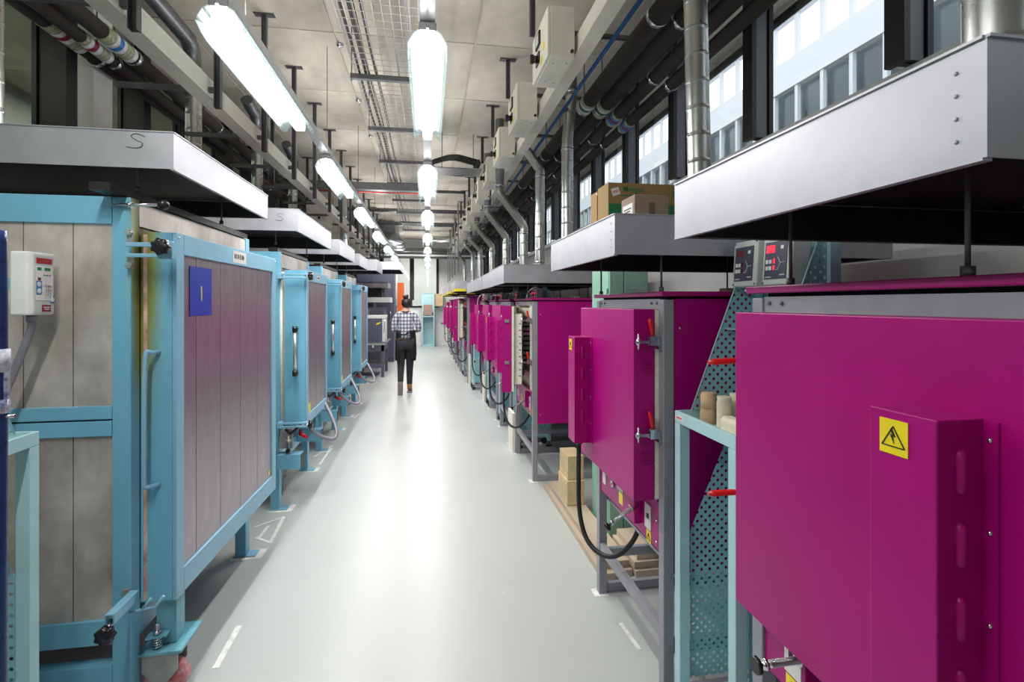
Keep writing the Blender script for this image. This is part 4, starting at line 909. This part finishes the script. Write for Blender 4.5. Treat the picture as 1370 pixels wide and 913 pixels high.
# caster leg carrying the heavy door
cx, cy = .085, .15
MB().box(cx-.045, cx+.03, cy-.045, cy+.03, .21, .403).build('door_leg', 'blue_old', t, bev=.003)
ca = MB().box(cx-.09, cx+.07, cy-.10, cy+.10, .195, .208).build('caster_plate', 'blue_old', t, bev=.002)
MB().prism([(cx-.075, .193), (cx+.055, .193), (cx+.055, .13), (cx+.01, .075), (cx-.03, .075), (cx-.075, .13)], 'y', cy-.095, cy-.088).prism([(cx-.075, .193), (cx+.055, .193), (cx+.055, .13), (cx+.01, .075), (cx-.03, .075), (cx-.075, .13)], 'y', cy-.01, cy-.003).box(cx-.06, cx+.045, cy-.09, cy-.01, .178, .193).build('caster_fork', 'caststeel', ca)
MB().cyl((cx-.0, cy-.078, .075), (cx-.0, cy-.02, .075), .0745, 28).build('caster_wheel', 'wheelred', ca)
mb = MB().cyl((cx-.03, cy-.07, .21), (cx-.03, cy-.07, .31), .009, 10).cyl((cx-.03, cy-.07, .268), (cx-.03, cy-.07, .282), .016, 6)
mb.tube([(cx-.03+.017*math.cos(a*.7), cy-.07+.017*math.sin(a*.7), .212+.0011*a) for a in range(48)], .0028, 5).build('spring', 'chrome', ca)
MB().prism([(cx-.065, .255), (cx+.01, .262), (cx+.01, .268), (cx-.065, .264)], 'y', cy-.09, cy-.05).build('spring_clip', 'blue_old', ca)
box('top_bracket', 'strut', None, -1.445, -1.32, 2.05, 2.17, 2.0, 2.01) if False else None
# wall-box controller of the first kiln, turned to the aisle
co = thing('kiln_controller', (-1.40, 2.08, 1.67), 'white keypad controller on the side of the largest blue kiln', 'controller')
MB().prism([(-.028, -.060), (.026, -.060), (.034, -.045), (.034, .060), (-.028, .060)], 'z', -.112, .112).build('housing', 'white', co, bev=.006)
def kp(name, m, y0, y1, z0, z1, d=.001): return box(name, m, co, .0342, .0342+d, y0, y1, z0, z1)
kp('overlay', 'greyplate', -.040, .054, -.102, .100); 
def kp2(name, m, y0, y1, z0, z1, d=.0008): return box(name, m, co, .0354, .0354+d, y0, y1, z0, z1)
kp2('display', 'reddisp', -.032, .044, .072, .092); kp2('key_field', 'white', -.034, .048, -.060, .064)
def kp3(name, m, y0, y1, z0, z1, d=.0008): return box(name, m, co, .0364, .0364+d, y0, y1, z0, z1)
kp3('green_display', 'green_print', -.028, -.010, .048, .058); kp3('green_display', 'green_print', .006, .034, .048, .058)
kp3('blue_key_field', 'bluekey', -.034, -.008, -.038, .010); kp3('red_key', 'maroon_band', -.026, -.012, .012, .022); kp3('type_plate', 'maroon_band', -.006, .036, -.100, -.076)
kp3('blue_key_field', 'bluekey', .034, .052, -.070, -.042)
for q in ((-.021, -.002), (-.021, -.026), (.043, -.056)): cyl('round_key', 'white', co, (.037, q[0], q[1]), (.0385, q[0], q[1]), .009, 14)
for i in range(3):
    for j in range(3): kp3('key', 'label', .003+i*.017, .012+i*.017, -.050+j*.022, -.038+j*.022, .001)
    kp3('print_mark', 'ink', .001+i*.014, .009+i*.014, .030, .033)
text('key_digits', '7 8 9\n4 5 6\n1 2 3', .013, 'ink', co, (.0385, .023, -.023), (PI/2, 0, PI/2), .0002); print_lines('plate_print', .032, .014, 2, 'white', co, (.0380, .015, -.088), (PI/2, 0, PI/2))
MB().cyl((0, 0, -.135), (0, 0, -.112), .016, 12).build('cable_gland', 'greymetal', co)
flex_mb(MB(), [(0, 0, -.13), (-.005, .0, -.17), (-.05, -.0, -.30), (-.10, 0, -.44), (-.14, 0, -.60), (-.16, .02, -.80)], .013, .009).build('corrugated_cable', 'greymetal', co)
cyl('side_knob', 'white', co, (.0, .060, -.045), (.0, .075, -.04), .014, 12)
box('mounting_bracket', 'blue_rim', co, -.042, -.029, .0, .006, -.10, .09)
box('mounting_arm', 'blue_rim', co, -.10, -.03, .006, .095, -.02, .02)
M_red = None
# navy tubular cart handle in the near left corner
nc = thing('tube_cart', (-.927, 1.28, 0), 'dark blue tubular cart upright at the left edge with chipped paint', 'cart')
MB().tube(smooth_path([(.0, 0, .09), (0, 0, .8), (0, 0, 1.68), (-.006, .0, 1.73), (-.03, 0, 1.765), (-.08, 0, 1.775), (-.45, 0, 1.775), (-.50, 0, 1.765), (-.525, 0, 1.72), (-.53, 0, 1.66), (-.53, 0, .8), (-.53, 0, .09)], 6), .0165, 14).build('frame_tube', 'navy', nc)
MB().cyl((0, 0, 1.45), (0, 0, 1.50), .021, 14).build('tube_collar', 'chip', nc); MB().cyl((0, 0, 1.36), (0, 0, 1.39), .0205, 14).box(.012, .02, -.006, .006, 1.36, 1.45).build('hook_bracket', 'chip', nc); cyl('hook_pin', 'chrome', nc, (.0, 0, 1.352), (.033, 0, 1.352), .004, 8)
for z in (.45, .95): MB().cyl((-.515, 0, z), (-.015, 0, z), .012, 10).build('cross_tube', 'navy', nc)
box('cart_deck', 'navy', nc, -.55, .02, -.45, .016, .09, .13)
for px in (-.5, 0):
    for py in (-.42, 0): cyl('wheel', 'rubber', nc, (px-.015, py, .0451), (px+.015, py, .0451), .045, 16)
# ================================================================== FAR LEFT GROUP
g = thing('work_stand', (-1.86, 11.3, 0), 'slate blue steel stand carrying the small grey kiln', 'stand')
for px in (0, .87):
    for py in (0, 1.0): box('leg', 'slate', g, px, px+.06, py, py+.06, 0, .70)
box('apron_rail', 'slate', g, 0, .93, 0, .05, .56, .70); box('apron_rail', 'slate', g, .88, .93, .06, 1.0, .56, .70); box('apron_rail', 'slate', g, .0, .93, .01, .05, .20, .30)
box('lower_shelf', 'strut', g, .06, .87, .06, 1.0, .24, .27); box('table_top', 'greyplate', g, -.03, .96, -.03, 1.09, .70, .745); box('work_ledge', 'slate', g, .0, 1.0, -.06, 1.1, .745, .76)
MB().tube([(.10+.6, -.02, .64), (.7, -.02, .68), (.7, -.02, .70)], [.018, .02, .01], 10).build('drawer_knob', 'white', g)
g = thing('small_kiln', (-1.60, 11.45, .7605), 'small slate grey kiln with a yellow sticker on the steel stand', 'kiln')
box('body', 'slate', g, 0, .62, 0, .7, 0, .50, .005); box('side_shell', 'white', g, .622, .67, .0, .70, 0, .50); box('lid', 'white', g, -.01, .68, -.01, .71, .502, .57, .01)
MB().prism([(.48, .36), (.56, .385), (.60, .43), (.51, .41)], 'y', -.002, 0).build('sticker', 'yellow', g); cyl('lid_lever', 'chrome', g, (.66, -.02, .2), (.68, -.04, .5), .008, 8)
g = thing('top_loader', (-2.02, 13.0, 0), 'blurred slate grey kiln with stacked white lids behind the small kiln', 'kiln')
box('body', 'slate', g, 0, .95, 0, .9, .1, 1.50); box('legs_plinth', 'dark', g, .05, .9, .05, .85, 0, .1); box('steel_panel', 'steel_board', g, .0, .6, -.012, -.002, 1.1, 1.45); box('lid', 'steel_board', g, -.05, 1.05, -.05, .9, 1.98, 2.12, .02)
box('lid_carrier', 'dark', g, .0, .9, 0, .85, 1.76, 1.96); box('top_plate', 'white', g, -.03, 1.10, -.03, .85, 1.62, 1.75, .008); box('neck', 'slate', g, .3, .36, .0, .06, 1.5, 1.62); box('neck', 'slate', g, .7, .76, .0, .06, 1.5, 1.62)
g = thing('tall_cabinet', (-1.9, 14.2, 0), 'tall dark slate cabinet beside the orange panel', 'cabinet')
box('body', 'slate', g, 0, 1.0, 0, .6, 0, 2.55); box('door', 'slate', g, .02, .98, -.02, -.002, .1, 2.5); cyl('handle', 'chrome', g, (.9, -.04, 1.1), (.9, -.04, 1.4), .01, 8)
cyl('white_stay', 'white', g, (1.06, -.05, 1.5), (1.06, -.05, 2.6), .025, 10)
g = thing('tall_cabinet', (-1.55, 15.6, 0), 'second tall slate cabinet standing just left of orange panel', 'cabinet')
box('body', 'slate', g, 0, .62, 0, .6, 0, 2.35); box('door', 'slate', g, .02, .6, -.02, -.002, .1, 2.3)
op = box('orange_panel', 'orange', None, -.98, -.77, 17.2, 17.3, 0.001, 2.28); tag(op, 'bright orange upright panel behind the walking person', 'panel')
t5 = copy_tree(trb, loc=(-1.05, 15.2, 0), label='pale teal trolley in the far left, beside the slate cabinets'); t5.rotation_euler = (0, 0, PI); t5.location = (-.86, 15.5, 0); t5.scale = (1, 1.6, 1)
g = thing('cabinet', (-.20, 18.9, 0), 'narrow pale teal cabinet with papers, against the back wall', 'cabinet')
for px in (0, .41): box('post', 'teal', g, px, px+.04, 0, .5, .03, 1.95)
box('back_panel', 'teal', g, .042, .408, .47, .5, .05, 1.94); box('top_panel', 'teal', g, 0, .45, 0, .5, 1.951, 1.97); box('base_panel', 'teal', g, 0, .45, -.02, .5, .0, .08); box('upper_face', 'teal', g, .042, .408, -.004, .02, 1.28, 1.94); box('shelf', 'teal', g, .042, .408, .0, .46, 1.10, 1.14)
tag(box('paper_stack', 'card_pale', None, -.15, .17, 18.885, 18.893, 1.16, 1.55), 'pale papers hung on the narrow teal cabinet', 'paper')
g = thing('cardboard_box', (.26, 19.0, 1.5), 'small cardboard box on a bracket beside the narrow teal cabinet', 'box')
box('carton', 'ply', g, 0, .30, .0, .45, 0, .45); box('bracket', 'strut', g, 0, .3, .0, .47, -.03, 0)
tag(box('notice_board', 'greyplate', None, -.66+.1, -.33, 19.35, 19.46, 1.50, 1.72), 'small grey box on the back window sill', 'box')
tag(MB().cyl((.5, 19.44, .85), (2.1, 19.44, .85), .02, 10).build('wall_pipe', 'greymetal'), 'thin grey pipe running along the white back wall', 'pipe')
pc = None
for k in range(5):
    y = 18.2-1.5*k
    o = MB().cyl((.72, y, 2.35), (.72, y, 3.99), .018, 10).build('vertical_conduit', 'zinc') if pc is None else copy_tree(pc)
    if pc is not None: o.location.y = -1.5*k
    pc = pc or o; tag(o, 'thin vertical grey conduit at the far right, %s from the back wall' % ordw[k], 'conduit', 'far right conduits')
# ================================================================== RIGHT BACKGROUND OBJECTS
g = thing('cabinet', (1.20, 3.25, 0), 'mint green metal cabinet behind the kiln beside the trolley', 'cabinet')
MB().box(0, .28, .02, .36, 0, 1.86).build('body', 'mint', g, bev=.004)
for (a, c) in ((.004, .10), (.106, .276)): box('door', 'mint', g, a, c, .0, .018, .04, 1.85, .003)
for z in (1.62, 1.30, .3): cyl('hinge', 'mint', g, (-.008, .03, z), (-.008, .03, z+.08), .008, 8)
box('label_frame', 'label', g, .15, .20, -.004, -.001, 1.70, 1.705)
g = thing('board_stack', (0, 0, 0), 'stack of bare wooden boards on the floor between magenta kilns', 'boards')
for i, (x0, x1, y0, y1, z) in enumerate(((.99, 1.08, 2.80, 4.30, 0.0), (1.09, 1.185, 2.82, 4.28, 0.0), (1.195, 1.80, 2.8, 3.19, 0.0), (1.02, 1.175, 2.85, 4.22, .042), (1.195, 1.80, 2.82, 3.18, .042), (1.22, 1.70, 2.84, 3.17, .084))):
    MB().box(x0, x1, y0, y1, z, z+.040).build('board', 'wood', g, bev=.002)
for i, (z0, h, m, lab) in enumerate(((.30, .12, 'ply', 'tan wooden block on the floor stack beyond boards, lowest'), (.42, .11, 'ply', 'tan wooden block at the top of the stack beyond boards'))):
    o = box('wooden_block', m, None, 1.03+.01*i, 1.165, 3.68+.02*i, 3.94, .084+.185*i, .084+.183+.18*i, .004); tag(o, lab, 'block', 'wooden blocks')
for i, (x, y, w_, h, lab) in enumerate(((.895, 5.40-.05, .30, .42, 'white board leaning low beside the open magenta kiln'), (.90, 8.20, .22, .46, 'white board leaning low beside the middle magenta kiln'), (.80, 9.90, .22, .60, 'white board leaning low in front of the far kilns'))):
    o = box('white_board', 'white_fibre', None, x, x+.03, y, y+w_, 0, h); o.location = (0, 0, 0.001); tag(o, lab, 'board')
# cardboard boxes on the second hood
HT = 1.786+.152-.0295
g = thing('cardboard_box', (.845, 2.30, HT), 'large open cardboard box with green print on the second hood', 'box')
cw, cd, chh = .40, .26, .235
box('base', 'card', g, 0, cw, 0, cd, 0, .004); ff = box('front_wall', 'card', g, 0, cw, 0, .005, .004, chh+.03); box('back_wall', 'card', g, 0, cw, cd-.005, cd, .004, chh+.03)
s1 = MB().box(0, .005, .006, cd*.58, .004, chh+.03).build('side_flap', 'card', g); s2 = MB().box(-.003, .003, cd*.60, cd-.006, .004, chh+.02).build('side_flap', 'card', g); box('side_wall', 'card', g, cw-.005, cw, .006, cd-.006, .004, chh+.03)
box('contents', 'card_pale', g, .01, cw-.01, .01, cd-.01, .005, chh-.02)
box('printed_band', 'green_print', g, .002, cw-.002, -.0012, -.0002, .105, .165)
text('brand_print', 'Morgan', .034, 'green_print', g, (.125, -.001, .235), (PI/2, 0, 0), bold=True); print_lines('brand_line', .12, .012, 1, 'green_print', g, (.125, -.001, .205), (PI/2, 0, 0)); text('brand_letter', 'H', .05, 'green_print', g, (.34, -.001, .215), (PI/2, 0, 0), bold=True)
lb_ = MB().box(-.020, .020, -.002, -.001, -.018, .018).build('paper_label', 'white', g, loc=(.035, -.001, .222), rot=(0, -.32, 0)); print_lines('label_print', .03, .012, 2, 'red', lb_, (0, -.0025, 0), (PI/2, 0, 0))
MB().cyl((-.002, cd*.56, chh+.0), (-.002, cd*.62, chh+.01), .004, 6).build('torn_tape', 'white', g)
g = thing('cardboard_box', (.87, 2.05, HT), 'small pale cardboard carton with brown tape in front of large box', 'box')
box('carton', 'card_pale', g, 0, .155, 0, .15, 0, .157, .003); box('tape_strip', 'tape_brown', g, .065, .092, -.001, 0, 0, .125); box('shipping_label', 'label', g, -.001, 0, .02, .13, .02, .125)
print_lines('label_print', .08, .07, 6, 'ink', g, (-.0015, .075, .075), (PI/2, 0, -PI/2))
# ================================================================== FLOOR MARKS
def tape_mark(pts, wd, lab):
    mb = MB()
    for i, (a, c) in enumerate(pts):
        a = Vector((*a, 0)); c = Vector((*c, 0)); d = (c-a).normalized(); n = Vector((-d.y, d.x, 0))*wd/2
        z = .0012+.0003*i
        mb.add([a-n, c-n, c+n, a+n, a-n+Vector((0, 0, z)), c-n+Vector((0, 0, z)), c+n+Vector((0, 0, z)), a+n+Vector((0, 0, z))], [(0, 3, 2, 1), (4, 5, 6, 7), (0, 1, 5, 4), (1, 2, 6, 5), (2, 3, 7, 6), (3, 0, 4, 7)])
    o = mb.build('floor_marking', 'floortape'); o.location.z = .0004; tag(o, lab, 'floor marking')
def gp(u, v):
    t_ = 1.6/(v-406); a = u-685; return ((111.4+.9865*a)*t_, (670.8-.1639*a)*t_)
tape_mark([(gp(288, 895), gp(320, 838))], .028, 'thick white tape stripe on floor by the big caster wheel')
tape_mark([(gp(340, 706), gp(380, 692)), (gp(380, 692), gp(362, 726)), (gp(342, 720), gp(364, 727)), (gp(359, 704), gp(346, 721))], .022, 'white tape letter A on floor before the second blue kiln')
tape_mark([(gp(830, 834), gp(856, 870))], .020, 'white tape stripe on floor before the kiln beside the trolley')
tape_mark([(gp(420, 612), gp(446, 596)), (gp(428, 622), gp(440, 604))], .022, 'white tape corner on the floor by the second blue kiln')
tape_mark([(gp(474, 560), gp(482, 553))], .025, 'small white tape patch on floor by third blue kiln'); tape_mark([(gp(724, 588), gp(723, 600))], .025, 'small white tape patch before the open kiln')
tape_mark([(gp(672, 797), gp(680, 786))], .004, 'thin pale scratch line in the middle of the floor')
# ================================================================== PERSON
pr = thing('person', (-.385, 9.28, 0), 'person walking away in checked shirt, black apron and tan boots', 'person')
def skin(name, m, parent, verts, edges, rad, sub=2, root=0):
    me = bpy.data.meshes.new(name); me.from_pydata(verts, edges, []); o = bpy.data.objects.new(name, me); COL.objects.link(o)
    o.modifiers.new('skin', 'SKIN'); me.skin_vertices.new() if not me.skin_vertices else None
    for i, r in enumerate(rad):
        sv = me.skin_vertices[0].data[i]; sv.radius = r if isinstance(r, tuple) else (r, r); sv.use_root = (i == root)
    s = o.modifiers.new('sub', 'SUBSURF'); s.levels = sub; s.render_levels = sub
    dg = bpy.context.evaluated_depsgraph_get(); me2 = bpy.data.meshes.new_from_object(o.evaluated_get(dg)); bpy.data.objects.remove(o)
    me2.materials.clear(); me2.materials.append(M[m]); me2.polygons.foreach_set('use_smooth', [True]*len(me2.polygons))
    o2 = bpy.data.objects.new(name, me2); COL.objects.link(o2); o2.parent = parent; return o2
# joints; the figure faces +y, right foot planted, left heel lifted behind
J = {'pel': (0, 0, .93), 'waist': (0, .0, 1.06), 'chest': (0, .01, 1.26), 'neckb': (0, .0, 1.42), 'neck': (.005, .01, 1.49), 'headc': (.01, .03, 1.57), 'headt': (.012, .03, 1.66),
     'shL': (-.165, 0, 1.37), 'elL': (-.225, -.01, 1.13), 'wrL': (-.15, .19, 1.07), 'shR': (.165, 0, 1.37), 'elR': (.235, -.01, 1.13), 'wrR': (.17, .19, 1.08),
     'hipL': (-.085, 0, .88), 'knL': (-.085, .015, .50), 'anL': (-.082, -.20, .17), 'toL': (-.082, -.17, .055), 'hipR': (.085, 0, .88), 'knR': (.07, .05, .50), 'anR': (.065, .02, .10), 'toR': (.07, .17, .045)}
def chain(names, rad, nm, m, sub=2):
    idx = {}; V = []; Rr = []; E = []
    for seq in names:
        for i, n in enumerate(seq):
            if n not in idx: idx[n] = len(V); V.append(J[n]); Rr.append(rad[n])
            if i: E.append((idx[seq[i-1]], idx[n]))
    return skin(nm, m, pr, V, E, Rr, sub)
base = {'pel': (.115, .08), 'waist': (.09, .065), 'chest': (.12, .08), 'neckb': (.07, .06), 'neck': .048, 'headc': (.072, .082), 'headt': (.055, .062), 'shL': .052, 'elL': .038, 'wrL': .024, 'shR': .052, 'elR': .038, 'wrR': .024,
        'hipL': .082, 'knL': .052, 'anL': .036, 'toL': .03, 'hipR': .082, 'knR': .052, 'anR': .036, 'toR': .03}
body = chain([['pel', 'waist', 'chest', 'neckb', 'neck', 'headc', 'headt'], ['neckb', 'shL', 'elL', 'wrL'], ['neckb', 'shR', 'elR', 'wrR'], ['pel', 'hipL', 'knL', 'anL', 'toL'], ['pel', 'hipR', 'knR', 'anR', 'toR']], base, 'body', 'skin')
for s_, w0 in ((-1, J['wrL']), (1, J['wrR'])):
    wx, wy, wz = w0; V = [(wx, wy-.01, wz), (wx-s_*.01, wy+.035, wz+.005), (wx-s_*.015, wy+.075, wz+.003)]; E = [(0, 1), (1, 2)]; Rr = [.022, (.034, .017), (.036, .015)]
    for k in range(4):
        o = len(V); xx = wx-s_*.015+(-.027+.018*k); ln = (.030, .036, .034, .026)[k]
        V += [(xx, wy+.085, wz+.002), (xx, wy+.085+ln*.8, wz-.008), (xx, wy+.085+ln*1.2, wz-.030)]; E += [(2, o), (o, o+1), (o+1, o+2)]; Rr += [.0095, .0088, .0078]
    o = len(V); V += [(wx-s_*.045, wy+.05, wz+.008), (wx-s_*.060, wy+.085, wz+.004)]; E += [(1, o), (o, o+1)]; Rr += [.011, .009]
    skin('hand', 'skin', pr, V, E, Rr, 2)
# face and ears
fc = MB().ball((.012, .112, 1.575), .012, 10, 6, (.8, 1.3, 1.3)).build('nose', 'skin', pr)
for s_ in (-1, 1):
    MB().ball((.012+s_*.030, .100, 1.600), .010, 8, 5, (1.2, .7, .7)).build('eye', 'white', pr); MB().ball((.012+s_*.078, .028, 1.585), .020, 10, 6, (.35, .8, 1.2)).build('ear', 'skin', pr)
MB().ball((.012, .102, 1.545), .016, 10, 5, (1.3, .5, .35)).build('mouth', 'maroon_band', pr)
sh = dict(base); sh.update({'waist': (.150, .115), 'pel': (.168, .132), 'chest': (.158, .118), 'neckb': (.088, .075), 'shL': .072, 'shR': .072, 'elL': .056, 'elR': .056, 'wrL': .040, 'wrR': .040})
J2 = dict(J); J['wrL'] = tuple((Vector(J['elL'])*.55+Vector(J['wrL'])*.45)); J['wrR'] = tuple((Vector(J['elR'])*.55+Vector(J['wrR'])*.45)); J['pel'] = (0, 0, .955)
shirt = chain([['pel', 'waist', 'chest', 'neckb'], ['neckb', 'shL', 'elL', 'wrL'], ['neckb', 'shR', 'elR', 'wrR']], sh, 'shirt', 'plaid')
J.update(J2)
J['pelT'] = (0, -.005, .90); tro = dict(base); tro.update({'pelT': (.150, .118), 'hipL': (.105, .112), 'hipR': (.105, .112), 'knL': .070, 'knR': .070, 'anL': .050, 'anR': .050})
chain([['pelT', 'hipL', 'knL', 'anL'], ['pelT', 'hipR', 'knR', 'anR']], tro, 'trousers', 'trouser')
# apron: wraps the hips, open behind, strings tied at the back
mb = MB(); vs = []; fs = []; n = 22
for j, (z, rx, ry) in enumerate(((1.12, .170, .132), (1.0, .178, .145), (.85, .185, .155), (.70, .188, .160), (.58, .180, .155))):
    for k in range(n):
        a = math.radians(-62+ (304)*k/(n-1)) ; a = math.radians(-90+28+304*k/(n-1)); wob = 1+.03*math.sin(k*1.3+j)
        vs.append((rx*wob*math.cos(a), ry*wob*math.sin(a), z))
for j in range(4):
    for k in range(n-1): fs.append((j*n+k, j*n+k+1, (j+1)*n+k+1, (j+1)*n+k))
mb.add(vs, fs, True); ap = mb.build('apron', 'apron', pr); so = ap.modifiers.new('s', 'SOLIDIFY'); so.thickness = .006
MB().tube(smooth_path([(-.165, -.06, 1.10), (-.10, -.135, 1.06), (0, -.150, 1.055), (.10, -.135, 1.09), (.165, -.06, 1.12)], 5), .009, 6).tube([(-.01, -.15, 1.05), (-.03, -.155, .99)], .006, 6).tube([(.0, -.15, 1.05), (.05, -.15, 1.10), (.10, -.14, 1.11)], .010, 6).build('apron_strings', 'apron', pr)
MB().tube(smooth_path([(-.06, -.055, 1.455), (0, -.075, 1.445), (.06, -.055, 1.455)], 5), .008, 6).build('neck_strap', 'apron', pr)
MB().box(-.115, -.055, -.142, -.136, .975, .985).build('pocket_patch', 'boot', pr)
# hair with bun
MB().ball((.010, .005, 1.608), .096, 18, 12, (.92, 1.0, 1.02)).build('hair', 'hair', pr); MB().ball((.0, -.035, 1.715), .050, 14, 8, (1, .9, .85)).ball((.03, -.03, 1.735), .024, 8, 6).ball((-.03, -.04, 1.725), .022, 8, 6).build('hair_bun', 'hair', pr)
def boot(a, toe, heel, nm):
    V = [a[0], a[1], a[2], toe]; 
    return skin('boot', 'boot', pr, V, [(0, 1), (1, 2), (2, 3)], [.052, .050, (.048, .045), (.045, .030)], 2)
boot([(.066, .02, .20), (.066, .02, .12), (.068, .04, .06)], (.072, .18, .038), 0, 'r')
boot([(-.083, -.155, .235), (-.082, -.205, .165), (-.082, -.225, .125)], (-.082, -.155, .045), 0, 'l')
MB().box(.026, .112, -.03, .05, 0, .028).box(.028, .114, .05, .235, 0, .014).build('boot_sole', 'sole', pr, bev=.004)
v = MB().box(-.125, -.04, -.035, .0, -.0, .24).build('boot_sole', 'sole', pr, bev=.006, loc=(0, -.236, .0), rot=(.18, 0, 0))
# ================================================================== finish
print('objects', len(bpy.data.objects))
